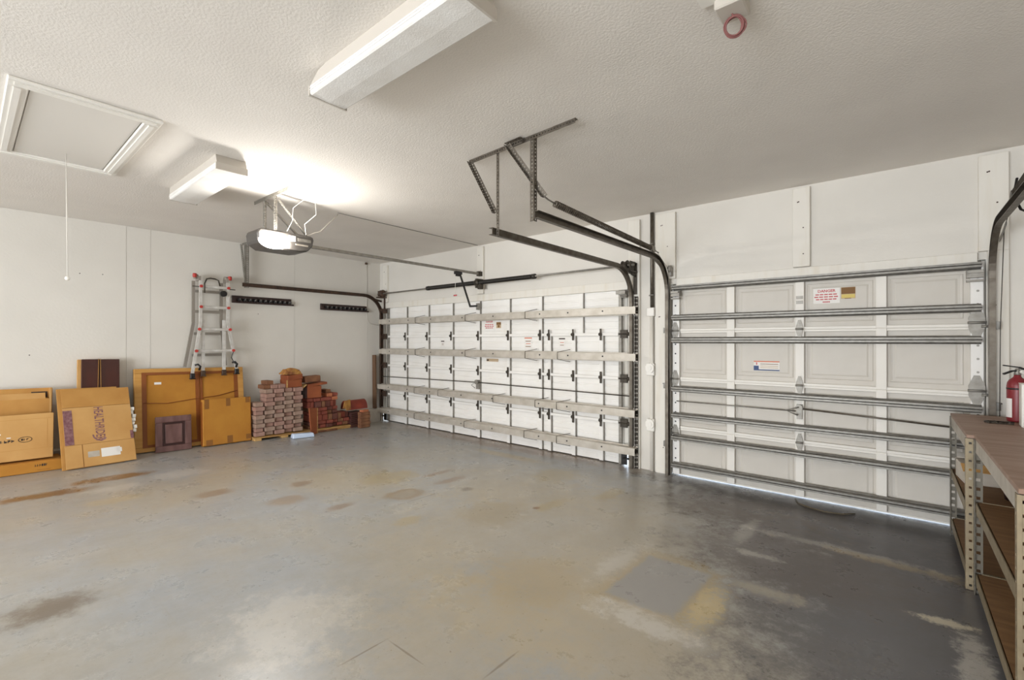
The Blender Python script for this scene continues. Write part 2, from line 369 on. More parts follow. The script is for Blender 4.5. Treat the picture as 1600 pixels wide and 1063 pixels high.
# rollers and end brackets
for x, sg in ((-7.37,-1), (-2.515,1)):
    for k in (1, 2, 3):
        z = JZ[k]; mb = MB().box(x-.045,x+.045,5.092,5.1115,z-.05,z+.05); mb.tube([(x-.06,5.085,z),(x+.065,5.085,z)], .009, 6); mb.tube([(x+sg*.055,5.085,z),(x+sg*.085,5.085,z)], .022, 10)
        build('end_hinge', mb, 'rusty' if sg < 0 else 'dark_metal', d1)
    mb = MB().box(x-.05,x+.05,5.06,5.1195,2.02,2.10); mb.box(x-.07,x+.05,5.03,5.06,2.06,2.10); mb.tube([(x-.02,5.05,2.04),(x+sg*.075,5.05,2.04)], .012, 8)
    build('top_bracket', mb, 'rusty' if sg < 0 else 'galv', d1)
    mb = MB().box(x-.035,x+.035,5.10,5.1195,.02,.16); mb.tube([(x,5.085,.10),(x+sg*.08,5.085,.10)], .012, 8)
    build('bottom_bracket', mb, 'black', d1)
# struts with splice clips
def strut(z, hgt, y0=5.008, y1=5.078, x0=-7.44, x1=-2.325, clips=()):
    mb = MB(); t = .004
    mb.box(x0,x1,y0,y0+t,z-hgt/2,z+hgt/2); mb.box(x0,x1,y0+t,y1,z+hgt/2-t,z+hgt/2); mb.box(x0,x1,y0+t,y1,z-hgt/2,z-hgt/2+t)
    mb.box(x0,x1,y1-t,y1,z+hgt/2,z+hgt/2+.012); mb.box(x0,x1,y1-t,y1,z-hgt/2-.012,z-hgt/2)
    st = build('strut', mb, 'strut_light', d1)
    for x in [-7.1,-6.55,-5.95,-5.2,-4.55,-3.7,-3.25,-2.75]:
        build('bolt', MB().tube([(x,y0-.005,z+.005),(x,y0+.001,z+.005)], .010, 8), 'black', st)
    for x in low_st[::2]:
        build('strut_spacer', MB().box(x-.025,x+.02,y1,5.1275,z-.025,z+.025), 'galv', st)
    for x in clips:
        mb = MB(); hh = hgt/2+.004
        mb.tube([(x-.16,y0-.006,z-hh),(x-.16,y0-.006,z+hh),(x-.02,5.10,z+hh+.035)], .0038, 6)
        mb.tube([(x-.16,y0-.006,z-hh),(x-.02,5.10,z-hh-.035)], .0038, 6)
        build('strut_clip', mb, 'track_dark', st)
    return st
strut(1.86,.085, clips=(-6.19,-4.97,-3.79)); strut(1.31,.085, clips=(-6.19,-4.97,-3.79,-3.25))
strut(.655,.085, y0=4.985, clips=(-6.19,-5.58,-4.37,-3.6,-3.25)); strut(.215,.085, y0=4.985, clips=(-6.19,-4.97,-3.79,-3.25))
# lock and its bars
lk = build('lock', MB().box(-4.99,-4.93,5.10,5.1275,.76,.90).tube([(-4.965,5.075,.87),(-4.965,5.10,.87)], .036, 12), 'galv', d1)
build('lock_handle', MB().tube([(-4.965,5.07,.87),(-5.05,5.06,.82),(-4.97,5.06,.78)], .006, 6), 'galv', lk)
build('lock_bar', MB().tube([(-7.46,5.095,.835),(-5.0,5.085,.865)], .0075, 6), 'dark_metal', d1)
build('lock_bar', MB().tube([(-4.93,5.085,.865),(-2.42,5.095,.845)], .0075, 6), 'dark_metal', d1)
# stickers
def sticker(name, parent, x0, x1, z0, z1, y, m='paper', bars=(), heads=()):
    s = build(name, MB().box(x0,x1,y-.0012,y-.0002,z0,z1), m, parent)
    for a, b, c, e, mm in bars:     # fractions
        w, h = x1-x0, z1-z0
        build('print_line', MB().box(x0+w*a,x0+w*b,y-.0018,y-.0013,z0+h*c,z0+h*e), mm, s)
    for body, size, u, v, mm in heads:
        text('lettering', body, size, mm, s, (x0+(x1-x0)*u, y-.0020, z0+(z1-z0)*v), (1,0,0), (0,0,1), .001)
    return s
def dashes(rows, mm, seg=4):
    out = []
    for a, b, c, e in rows:
        w = (b-a)/seg
        for i in range(seg): out.append((a+i*w, a+i*w+w*.82, c, e, mm))
    return out
Y = 5.1595
sticker('danger_sticker', d1, -4.87,-4.65,1.665,1.825, Y, 'paper', dashes([(.1,.9,.5,.58),(.06,.94,.34,.42),(.14,.86,.18,.26)], 'ink_red'), [('DANGER',.035,.5,.80,'ink_red')])
sticker('warning_sticker', d1, -4.62,-4.525,1.695,1.785, Y, 'paper_tan', [(.05,.95,.55,.97,'ink_brown'),(.3,.7,.1,.5,'ink_brown')])
sticker('warning_sticker', d1, -5.86,-5.78,1.405,1.505, Y, 'paper', [(.0,1,.84,1,'ink_dark'),(.2,.8,.5,.56,'ink_brown'),(.2,.8,.3,.36,'ink_brown')])
sticker('warning_sticker', d1, -4.08,-3.945,1.385,1.55, Y, 'paper', [(.0,1,.92,1,'ink_orange'),(.15,.85,.66,.72,'ink_brown'),(.2,.8,.45,.5,'ink_orange'),(.15,.85,.2,.26,'ink_brown')])
sticker('warning_sticker', d1, -3.49,-3.39,1.40,1.54, Y, 'paper', [(.0,1,.88,1,'ink_dark'),(.2,.8,.55,.6,'ink_orange'),(.2,.8,.3,.35,'ink_brown')])
sticker('warning_sticker', d1, -4.82,-4.58,1.19,1.235, Y, 'paper_tan', [(.02,.2,.2,.7,'ink_dark')])

# ------------------------------------------------------------------ single garage door
d2 = thing('door_2', 'single cream sectional garage door with raised panels and grey struts', 'garage door', (-.71,5.16,0), kind='structure')
EX0, EX1 = -1.93, .525
KZ = [.022, .535, 1.08, 1.615, 2.11]
r_st = [-1.325,-.712,-.105]
for k in range(4):
    z0, z1 = KZ[k], KZ[k+1]-.004
    sec = build('door_section', MB().box(EX0,EX1,5.162,5.19,z0,z1), 'door_cream', d2)
    xs = [EX0+.075]+r_st+[EX1-.085]
    for i in range(4):
        a = xs[i]+(.055 if i else .02); b = xs[i+1]-(.055 if i < 3 else .03); c, e = z0+.065, z1-.065
        mb = MB(); g = .022                                # moulded frame and raised field
        def fr(x0, x1, zz0, zz1, ya, yb):
            return [(x0,ya,zz0),(x1,ya,zz0),(x1,ya,zz1),(x0,ya,zz1)]
        rings = [(0,5.1618),(.006,5.1575),(.020,5.1600),(.034,5.1600),(.048,5.1560)]
        vs = []
        for off, yy in rings: vs += [(a+off,yy,c+off),(b-off,yy,c+off),(b-off,yy,e-off),(a+off,yy,e-off)]
        fs = [(r*4+j, r*4+(j+1) % 4, r*4+4+(j+1) % 4, r*4+4+j) for r in range(len(rings)-1) for j in range(4)]
        q = (len(rings)-1)*4; fs.append((q,q+1,q+2,q+3)); fs.append((3,2,1,0))
        build('raised_panel', mb.add(vs, fs), 'door_cream', sec)
    for x in r_st: build('stile', MB().box(x-.037,x+.037,5.122,5.1615,z0,z1), 'stile_offwhite', sec, .003)
    for x, sg in ((EX0+.038, 1), (EX1-.043, -1)):
        es = build('end_stile', MB().box(x-.036,x+.036,5.115,5.1615,z0,z1), 'door_white', sec)
        z = z0+.07
        while z < z1-.03:
            build('punched_hole', MB().tube([(x-sg*.005,5.1135,z),(x-sg*.005,5.1149,z)], .009, 8), 'black' if sg > 0 else 'galv', es); z += .105
    if k > 0:
        build('section_rail', MB().box(EX0+.08,EX1-.085,5.125,5.1615,z0-.004,z0+.022), 'stile_offwhite', sec, .003)
        build('section_rail', MB().box(EX0+.08,EX1-.085,5.132,5.1615,z0-.026,z0-.0045), 'stile_offwhite', sec, .003)
    else: build('bottom_seal', MB().box(EX0,EX1,5.155,5.188,.008,.0215), 'plastic_white', sec)
for z, y0 in ((2.095,5.055),(1.76,5.05),(1.51,5.05),(.97,5.045),(.675,5.045),(.43,5.04),(.125,5.04)):
    mb = MB(); y1 = 5.1145
    prof = [(y1,z-.034),(y1-.004,z-.034),(y1-.012,z-.020),(y0,z-.020),(y0,z-.004),(y0+.012,z),(y0,z+.004),(y0,z+.020),(y1-.012,z+.020),(y1-.004,z+.034),(y1,z+.034)]
    build('strut', mb.prism(prof, 'x', EX0+.01, EX1-.02), 'strut_grey', d2)
def leaf_hinge(x, z, w, h, m, parent):
    mb = MB(); poly = [(-w*.5,-h*.16),(-w*.18,-h*.5),(w*.18,-h*.5),(w*.5,-h*.16),(w*.5,h*.16),(w*.18,h*.5),(-w*.18,h*.5),(-w*.5,h*.16)]
    mb.prism([(x+u,z+v) for u,v in poly], 'y', 5.109, 5.1145); mb.tube([(x-w*.55,5.100,z),(x+w*.55,5.100,z)], .010, 8)
    mb.tube([(x,5.108,z+h*.3),(x,5.103,z+h*.3)], .008, 6); mb.tube([(x,5.108,z-h*.3),(x,5.103,z-h*.3)], .008, 6)
    return build('hinge', mb, m, parent)
for k in (1,2,3):
    h0 = leaf_hinge(-.712, KZ[k], .055, .17, 'galv', d2)
    leaf_hinge(EX0+.03, KZ[k]+(-.06 if k == 1 else 0), .075, .19, 'galv', d2); leaf_hinge(EX1-.045, KZ[k]+.03, .095, .24, 'galv', d2)
    for x, sg in ((EX0-.02,-1), (EX1+.01,1)): build('roller', MB().tube([(x-sg*.03,5.10,KZ[k]),(x+sg*.012,5.10,KZ[k])], .010, 8), 'galv', d2)
for x in (EX0+.05, EX1-.055):
    mb = MB().box(x-.05,x+.045,5.06,5.1145,1.995,2.055); mb.box(x-.045,x+.04,5.035,5.06,2.03,2.05); mb.box(x-.05,x+.045,5.055,5.114,1.965,1.98)
    build('top_bracket', mb, 'galv', d2)
build('stile_plate', MB().box(-.74,-.684,5.116,5.1215,1.855,1.885).box(-.74,-.684,5.116,5.1215,1.90,1.93), 'galv', d2)
lk = build('lock', MB().box(-.735,-.69,5.098,5.1215,.76,.90).tube([(-.712,5.075,.87),(-.712,5.098,.87)], .03, 12), 'galv', d2)
build('lock_handle', MB().tube([(-.712,5.07,.875),(-.82,5.06,.84),(-.72,5.06,.80)], .007, 6), 'galv', lk)
build('lock_bar', MB().tube([(-1.88,5.10,.835),(-.74,5.085,.835)], .007, 6), 'galv', d2); build('lock_bar', MB().tube([(-.68,5.085,.86),(.50,5.10,.80)], .008, 6), 'track_dark', d2)
Y = 5.1555
sticker('danger_sticker', d2, -.605,-.40,1.85,1.99, Y, 'paper', dashes([(.08,.92,.56,.63),(.04,.96,.40,.47),(.1,.9,.24,.31),(.36,.64,.06,.14)], 'ink_red', 5), [('DANGER',.034,.5,.82,'ink_red')])
sticker('warning_sticker', d2, -.392,-.285,1.885,1.99, Y, 'paper_tan', [(.02,.98,.42,.98,'ink_brown'),(.05,.95,.08,.38,'paper_yellow'),(.25,.7,.0,.06,'ink_brown')])
sticker('warning_sticker', d2, -1.115,-.885,1.205,1.30, Y, 'paper', [(.0,1,.9,1,'ink_orange'),(.0,.2,.12,.5,'ink_blue'),(.0,1,.0,.12,'ink_blue'),(.26,.95,.66,.72,'ink_brown'),(.26,.95,.46,.52,'paper_tan'),(.26,.95,.28,.34,'paper_tan'),(.1,.14,.6,.85,'ink_red')])

# ------------------------------------------------------------------ door tracks
def arc(cx, cz, r, x, n=8):   # from vertical (at wall) to horizontal
    return [(x, cx-r+r*math.cos(a), cz+r*math.sin(a)) for a in [math.pi/2*i/n for i in range(n+1)]]
def channel(mb, pts, w, open_x, t=.004):
    """C-shaped rail along a path in a plane of constant x; open_x = side (+1/-1) the mouth faces"""
    for i in range(len(pts)-1):
        p, q = Vector(pts[i]), Vector(pts[i+1]); d = (q-p).normalized(); nrm = Vector((0,-d.z,d.y)); ox = Vector((open_x,0,0))
        e = d*.004
        mb.bar(p-e, q+e, t, w, nrm)
        for sg in (-1, 1): mb.bar(p-e+nrm*sg*w/2+ox*w*.35, q+e+nrm*sg*w/2+ox*w*.35, w*.7, t, nrm)
def track(label, x, z, yend, yv, ox, m, mb_m, jamb=True, r=.38):
    t = thing('door_track', label, 'door track', (x, yv, fz(yv)), group='steel garage door tracks')
    vert = [(x, yv, fz(yv)+.002), (x, yv, z-r)]; hor = [(x, yv-r, z), (x, yend, z+.004)]
    mb = MB(); channel(mb, vert, .05, ox); build('vertical_rail', mb, m, t)
    mb = MB(); channel(mb, arc(yv, z-r, r, x, 10), .05, ox); build('curved_rail', mb, m, t)
    mb = MB(); channel(mb, hor, .05, ox); build('horizontal_rail', mb, m, t)
    mb = MB(); xx = x-ox*.028
    mb.perf((xx, yv-r*.7, z-.005), (xx, yv-.10, z-.06), (0,0,1), .035); mb.bar((xx, yv-.11, z-.06), (xx, yv+.034, z-.085), .003, .035); build('brace_angle', mb, mb_m, t)
    if jamb:
      mb = MB(); mb.angle((xx, 5.086, fz(5.1)+.005), (xx, 5.086, z-.32), (0,-1,0), (-ox,0,0), .03, pitch=.05, hole=.016); build('jamb_angle', mb, mb_m, t)
    else:
      for zb_ in (.35,1.0,1.62): build('jamb_bracket', MB().box(min(x-ox*.004,x-ox*.03),max(x-ox*.004,x-ox*.03),yv,5.099,zb_-.03,zb_+.03).tube([(x-ox*.018,yv-.006,zb_),(x-ox*.018,yv+.001,zb_)], .008, 8), mb_m, t)
    return t
track('brown rusty garage door track along the left wall', -7.455, 2.335, 2.68, 5.072, 1, 'rusty', 'rusty')
track('grey garage door track at the right of the wide door', -2.385, 2.345, 2.62, 5.072, -1, 'track_dark', 'dark_metal')
track('grey garage door track at the left of the single door', -1.985, 2.40, 2.63, 5.062, 1, 'track_dark', 'strut_grey', False)
track('grey garage door track over the workbench', .575, 2.36, 2.2, 5.062, -1, 'track_dark', 'strut_grey', False)
# perforated steel hangers
hf = thing('perforated_hanger', 'perforated steel angle frame hanging two tracks from the ceiling', 'hanger frame', (-2.15, 2.66, H))
def hb(n, p, q, a1, a2, w=.032, par=hf, m='track_dark'): return build(n, MB().angle(p, q, a1, a2, w), m, par)
hb('ceiling_angle', (-2.68,2.66,H-.004), (-1.63,2.60,H-.004), (0,1,0), (0,0,-1))
hb('ceiling_angle', (-2.24,2.62,H-.008), (-2.08,2.61,H-.008), (0,-1,0), (0,0,-1))
hb('drop_angle', (-2.376,2.655,H-.006), (-2.376,2.655,2.31), (1,0,0), (0,1,0), .028)
hb('drop_angle', (-1.990,2.625,H-.006), (-1.990,2.625,2.36), (-1,0,0), (0,1,0), .034)
hb('diagonal_angle', (-2.655,2.64,H-.03), (-2.395,2.655,2.49), (1,0,.5), (0,-1,0), .03)
hb('diagonal_angle', (-2.225,2.60,H-.03), (-1.945,2.68,2.53), (1,0,.5), (0,-1,0), .036)
hl = thing('track_hanger', 'grey steel hanger holding the track end by the left wall', 'hanger', (-7.4, 2.72, H))
hb('ceiling_angle', (-7.585,2.72,H-.004), (-7.10,2.745,H-.004), (0,1,0), (0,0,-1), .03, hl, 'galv')
hb('drop_angle', (-7.459,2.72,H-.035), (-7.459,2.72,2.30), (-1,0,0), (0,1,0), .05, hl, 'galv')
hb('diagonal_angle', (-7.47,2.65,H-.04), (-7.455,2.70,2.42), (1,0,0), (0,1,0), .03, hl, 'galv')
# right hanger near the camera's edge is outside the frame; the near springs
def coil(mb, p, q, r, turns, rw, n=6, per=8):
    p, q = Vector(p), Vector(q); d = (q-p); a = d.normalized().orthogonal().normalized(); b = d.normalized().cross(a)
    pts = [p+d*(i/(turns*per))+(a*math.cos(2*math.pi*i/per)+b*math.sin(2*math.pi*i/per))*r for i in range(turns*per+1)]
    return mb.tube(pts, rw, n)
sp = thing('extension_spring', 'stretched steel extension spring above the single door track', 'spring', (-1.975, 3.7, 2.43))
build('coil', coil(MB(), (-1.975,2.86,2.535), (-1.975,4.62,2.475), .022, 70, .0065, 5, 7), 'track_dark', sp)
build('hook', MB().tube([(-1.97,2.70,2.56),(-1.975,2.78,2.545),(-1.975,2.87,2.535)], .006, 6), 'galv', sp)
mb = MB(); mb.tube([(-1.985,4.60,2.478),(-1.985,4.86,2.46)], .006, 6); mb.tube([(-2.0,4.68,2.475),(-1.96,4.68,2.475)], .035, 14)
build('pulley', mb, 'galv', sp)
build('lift_cable', MB().tube([(-1.975,4.68,2.505),(-1.945,5.03,2.30),(-1.935,5.045,1.2),(-1.93,5.05,.12)], .0025, 5), 'galv', sp)
mb = MB(); mb.tube([(-1.94,5.03,2.30),(-1.912,5.03,2.30)], .038, 14); mb.box(-1.935,-1.917,5.03,5.098,2.22,2.32); build('pulley', mb, 'galv', sp)
sp = thing('extension_spring', 'dark spring and cables over the workbench track', 'spring', (.56, 3.9, 2.43))
build('coil', coil(MB(), (.595,4.35,2.46), (.595,3.0,2.50), .024, 55, .007, 5, 7), 'dark_metal', sp)
build('pulley', MB().tube([(.575,4.42,2.45),(.615,4.42,2.45)], .04, 14).tube([(.595,4.34,2.46),(.595,4.46,2.45)], .007, 6), 'dark_metal', sp)
build('lift_cable', MB().tube([(.595,4.46,2.45),(.61,4.95,2.34),(.60,5.04,1.6),(.59,5.04,.2)], .0028, 5), 'dark_metal', sp)
build('safety_cable', MB().tube([(.60,4.40,2.56),(.58,4.36,2.44),(.60,4.28,2.33),(.64,4.15,2.26),(.70,4.0,2.25),(.74,3.8,2.30)], .007, 6), 'black', sp)

# ------------------------------------------------------------------ torsion spring assembly
ts = thing('torsion_spring_assembly', 'black torsion spring on a thin shaft above the wide door', 'spring', (-4.85,4.99,2.35))
build('shaft', MB().tube([(-7.44,4.99,2.375),(-2.33,4.99,2.385)], .0125, 8), 'galv', ts)
build('spring', coil(MB(), (-5.98,4.99,2.38), (-4.90,4.99,2.38), .026, 75, .0085, 5, 7), 'spring_black', ts)
build('spring', coil(MB(), (-4.80,4.99,2.38), (-3.80,4.99,2.38), .026, 70, .0085, 5, 7), 'spring_black', ts)
for x in (-5.99, -3.79): build('winding_cone', MB().tube([(x-.03,4.99,2.38),(x+.03,4.99,2.38)], .036, 12), 'spring_black', ts)
mb = MB().box(-4.87,-4.83,4.96,5.099,2.30,2.44); mb.tube([(-4.89,4.99,2.38),(-4.80,4.99,2.38)], .045, 12); mb.box(-4.83,-4.77,4.97,5.03,2.28,2.36)
build('center_bracket', mb, 'dark_metal', ts)
for x, m, sg in ((-7.30,'rusty',-1), (-2.44,'dark_metal',1)):
    mb = MB(); M = Matrix.Translation((x-.035,4.99,2.38)) @ Matrix.Rotation(math.pi/2, 4, 'Y')
    mb.lathe([(.02,0),(.062,0),(.062,.008),(.052,.014),(.052,.05),(.062,.056),(.066,.066),(.02,.066)], 18, M); build('cable_drum', mb, m, ts)
    xb = x+sg*.075; build('end_bracket', MB().box(xb-.004,xb+.004,4.95,5.099,2.33,2.43).box(xb-.022,xb+.022,5.088,5.0995,2.05,2.42).box(min(x,xb+sg*.03),max(x,xb+sg*.03),4.93,5.09,2.30,2.318), m, ts)
    build('lift_cable', MB().tube([(x+.0,5.045,2.36),(x+.0,5.06,1.2),(x,5.075,.12)], .0025, 5), 'dark_metal', ts)

# ------------------------------------------------------------------ garage door opener
op = thing('door_opener', 'dark garage door opener with a glowing lamp lens', 'door opener', (-4.87,2.12,2.44))
prof = [(1.86,2.605),(2.38,2.605),(2.40,2.58),(2.385,2.50),(2.33,2.435),(2.25,2.42),(1.92,2.42),(1.84,2.47),(1.83,2.57)]
build('housing', MB().prism(prof, 'x', -5.02, -4.735), 'housing', op, .015)
M = Matrix.Translation((-4.740,1.985,2.485)) @ Matrix.Rotation(math.radians(90), 4, 'Y') @ Matrix.Diagonal((.070,.140,.075,1))
dome = MB(); dome.lathe([(1-.0,0)]+[(math.cos(a),math.sin(a)) for a in [math.pi/2*i/7 for i in range(1,7)]]+[(.02,1)], 24, M)
build('lamp_lens', dome, 'lamp_glow', op)
build('label', MB().box(-4.734,-4.731,2.13,2.20,2.52,2.575), 'paper', op); build('trim_bar', MB().box(-4.734,-4.728,2.22,2.36,2.53,2.56), 'galv', op)
build('trim_bar', MB().box(-4.734,-4.729,2.20,2.33,2.485,2.50), 'bench_pale', op)
build('drive_rail', MB().box(-4.895,-4.865,2.38,5.04,2.508,2.542), 'galv', op, .003)
mb = MB().box(-4.91,-4.85,5.03,5.0995,2.49,2.56); build('header_bracket', mb, 'dark_metal', op)
tr = build('trolley', MB().box(-4.905,-4.855,4.56,4.68,2.468,2.507).box(-4.895,-4.865,4.58,4.64,2.44,2.468), 'black', op)
build('release_cord', MB().tube([(-4.89,4.575,2.465),(-4.892,4.575,2.17)], .003, 5), 'cord_white', op)
build('release_handle', MB().tube([(-4.92,4.575,2.16),(-4.865,4.575,2.16)], .011, 8), 'ink_red', op)
build('door_arm', MB().bar((-4.88,4.66,2.47),(-4.90,4.885,2.02),.012,.03).bar((-4.90,4.875,2.02),(-4.93,5.085,2.04),.012,.03), 'black', op)
build('arm_bracket', MB().box(-4.95,-4.91,5.06,5.127,1.98,2.08), 'galv', op)
for p, q, a1, a2, n in [((-5.22,1.99,H-.004),(-4.47,2.0,H-.004),(0,1,0),(0,0,-1),'ceiling_angle'), ((-5.0,1.99,H-.03),(-5.0,1.99,2.606),(1,0,0),(0,1,0),'hanger_strap'), ((-4.75,1.99,H-.03),(-4.75,1.99,2.606),(1,0,0),(0,1,0),'hanger_strap'), ((-4.75,2.03,H-.07),(-4.80,2.34,2.606),(1,0,0),(0,0,1),'hanger_strap'), ((-5.0,2.03,H-.07),(-4.95,2.34,2.606),(1,0,0),(0,0,1),'hanger_strap')]:
    build(n, MB().angle(p, q, a1, a2, .034), 'galv', op)
build('power_cord', MB().tube([(-4.80,2.34,2.61),(-4.80,2.43,2.66),(-4.84,2.52,2.70),(-4.90,2.66,2.84),(-4.94,2.78,2.955)], .0045, 6), 'cord_white', op)
build('cord_loop', MB().tube([(-4.70,2.10,2.61),(-4.72,2.16,2.72),(-4.66,2.14,2.84),(-4.60,2.22,2.93),(-4.52,2.30,2.90),(-4.58,2.34,2.80),(-4.66,2.26,2.70),(-4.72,2.30,2.61)], .0025, 6), 'cord_white', op)
tag(build('ceiling_cable', MB().tube([(-4.94,2.78,H-.004),(-4.94,3.6,H-.005),(-4.945,4.4,H-.004),(-4.95,5.095,H-.006)], .0045, 6), 'galv'), 'thin cable stapled along the ceiling to the door wall', 'cable')

# ------------------------------------------------------------------ ceiling lights
def ceiling_light(x0, x1, y0, y1, slope, label):
    t = thing('ceiling_light', label, 'ceiling light', ((x0+x1)/2,(y0+y1)/2,H-.12), group='fluorescent ceiling lights')
    hz = H-.066
    build('housing', MB().prism([(x0+.004,hz),(x1-.004,hz),(x1-.03,H-.0005),(x0+slope,H-.0005),(x0+slope*.55,H-.012)], 'y', y0+.003, y1-.003), 'fixture_white', t)
    prof = [(y0,hz-.002),(y0+.001,hz-.044),(y0+.010,hz-.050),((y0+y1)/2,hz-.054),(y1-.010,hz-.050),(y1-.001,hz-.044),(y1,hz-.002)]
    df = build('diffuser', MB().prism(prof, 'x', x0+.012, x1-.012), 'lens', t)
    build('lens_ridge', MB().box(x0+.013,x1-.013,y0-.003,y0-.0002,hz-.014,hz-.008).box(x0+.013,x1-.013,y0-.003,y0-.0002,hz-.028,hz-.022), 'lens', df)
    for a, b in ((x0,x0+.0115), (x1-.0115,x1)): build('end_cap', MB().box(a,b,y0-.004,y1+.004,hz-.056,hz-.0005), 'fixture_white', t)
    return t
ceiling_light(-2.50,-1.30,1.235,1.455,.17,'long white fluorescent ceiling light nearest the camera')
ceiling_light(-5.38,-4.10,1.285,1.51,.01,'white fluorescent ceiling light beside the door opener')
# ------------------------------------------------------------------ attic hatch
ah = thing('attic_hatch', 'white attic hatch with moulded frame in the ceiling', 'hatch', (-4.55,.52,H))
for x0,x1,y0,y1 in ((-5.33,-5.23,.16,.87),(-3.87,-3.77,.16,.87),(-5.229,-3.871,.16,.25),(-5.229,-3.871,.78,.87)):
    fr = build('frame_rail', MB().box(x0,x1,y0,y1,H-.022,H-.0005), 'plastic_white', ah, .006)
    if x1-x0 < .2: build('moulding', MB().box(x0+.03,x1-.03,y0+.03,y1-.03,H-.030,H-.0222), 'plastic_white', fr)
    else: build('moulding', MB().box(x0+.0,x1-.0,y0+.03,y1-.03,H-.030,H-.0222), 'plastic_white', fr)
build('hatch_panel', MB().box(-5.222,-3.878,.257,.773,H-.012,H-.0005), 'hatch_paint', ah)
build('pull_cord', MB().tube([(-4.99,.525,H-.013),(-4.97,.527,2.5),(-4.95,.53,2.0)], .0035, 5), 'cord_white', ah)
M = Matrix.Translation((-4.95,.53,1.972)); build('pull_knob', MB().lathe([(.004,0),(.013,.005),(.018,.016),(.013,.028),(.004,.033)], 12, M), 'plastic_white', ah)
# ------------------------------------------------------------------ ceiling box with coiled red wire
cb = thing('ceiling_sensor', 'small white box on the ceiling with a coil of red wire', 'sensor', (-.56,2.13,H))
build('mount', MB().box(-.66,-.56,1.98,2.10,H-.012,H-.0005), 'plastic_white', cb)
build('box', MB().box(-.605,-.49,2.08,2.215,H-.052,H-.0005), 'fixture_white', cb, .006)
mb = MB()
for i in range(6):
    r1, r2 = .042+.003*random.uniform(-2,2), .05+.003*random.uniform(-2,2); cx, cz = random.uniform(-.005,.005), random.uniform(-.006,.006); ph = i*.5
    e1, e2 = Vector((.97,.25,.0)), Vector((.125,-.51,.85)); cc = Vector((-.545+cx,2.17+i*.002,2.884+cz*.5))
    mb.tube([cc+e1*r1*.88*math.cos(a+ph)+e2*r2*.78*math.sin(a+ph) for a in [2*math.pi*j/20 for j in range(20)]], .0032, 5, True)
mb.tube([(-.545,2.155,2.92),(-.55,2.15,2.927)], .0035, 5); build('wire_coil', mb, 'wire_red', cb)

# ------------------------------------------------------------------ conduit and outlets on the pillar
cd = thing('electrical_conduit', 'electrical conduit with white boxes on the pillar between the doors', 'conduit', (-2.165,5.12,0))
build('steel_pipe', MB().tube([(-2.165,5.105,H-.001),(-2.165,5.105,1.885)], .021, 10), 'track_dark', cd)
for z in (2.62,2.03): build('pipe_strap', MB().box(-2.215,-2.115,5.095,5.1395,z-.008,z+.008) if False else MB().tube([(-2.165,5.105,z-.008),(-2.165,5.105,z+.008)], .0245, 10).box(-2.215,-2.19,5.13,5.1395,z-.008,z+.008), 'galv', cd)
build('junction_box', MB().box(-2.215,-2.128,5.07,5.139,1.785,1.885), 'plastic_white', cd, .006)
build('plastic_pipe', MB().tube([(-2.17,5.112,1.785),(-2.17,5.112,fz(5.1)+.003)], .022, 10), 'board', cd)
for z in (1.19,.55):
    ob = build('outlet_box', MB().box(-2.222,-2.128,5.072,5.139,z-.085,z+.055), 'plastic_white', cd, .006)
    prof = [(math.cos(a),math.sin(a)) for a in [2*math.pi*(i+.5)/8 for i in range(8)]]
    ol = build('outlet_cover', MB().prism([(-2.175+.052*u, z+.058*v) for u,v in prof], 'y', 5.055, 5.0715), 'plastic_white', ob)
    build('outlet_socket', MB().tube([(-2.175,5.0545,z),(-2.175,5.048,z)], .026, 14), 'plastic_white', ob)
tag(build('sensor_cable', MB().tube([(-7.585,4.85,2.93),(-7.585,4.85,2.02),(-7.583,4.855,1.90),(-7.57,4.90,1.83),(-7.55,5.02,1.80),(-7.53,5.07,1.80)], .005, 6), 'cord_white'), 'thin white cable dropping down the corner of the left wall', 'cable')
tag(build('ceiling_bracket', MB().box(-7.588,-7.55,4.81,4.85,2.925,2.96), 'rusty', None, .004), 'tiny dark bracket at the top of the left wall corner', 'bracket')

# ------------------------------------------------------------------ tool racks on the left wall
def rack(y0, y1, z, n, label):
    t = thing('tool_rack', label, 'tool rack', (XL,(y0+y1)/2,z-.06), group='dark tool racks on the left wall')
    build('back_plate', MB().box(XL+.0005,XL+.022,y0,y1-.03,z-.052,z+.055), 'rack_brown', t, .004)
    build('shelf_lip', MB().box(XL+.0225,XL+.045,y0+.05,y1,z-.055,z-.030), 'rack_brown', t)
    build('end_block', MB().box(XL+.0225,XL+.05,y0,y0+.045,z-.055,z+.05), 'rack_brown', t)
    c0 = None; w = (y1-y0-.10)/n
    for i in range(n):
        y = y0+.06+w*(i+.5)
        if c0 is None:
            c0 = build('grip', MB().tube([(XL+.048,y-w*.33,z-.008),(XL+.048,y+w*.33,z-.008)], .024, 10), 'black', t)
            g0 = build('grip_pin', MB().tube([(XL+.070,y,z-.012),(XL+.070,y,z+.016)], .0055, 6), 'galv', t)
        else: inst(c0, (0,w*i,0)); inst(g0, (0,w*i,0))
rack(2.575,3.48,2.125,11,'dark brown tool rack with grips beside the ladder')
rack(3.945,4.87,2.09,10,'dark brown tool rack with grips nearest the corner')

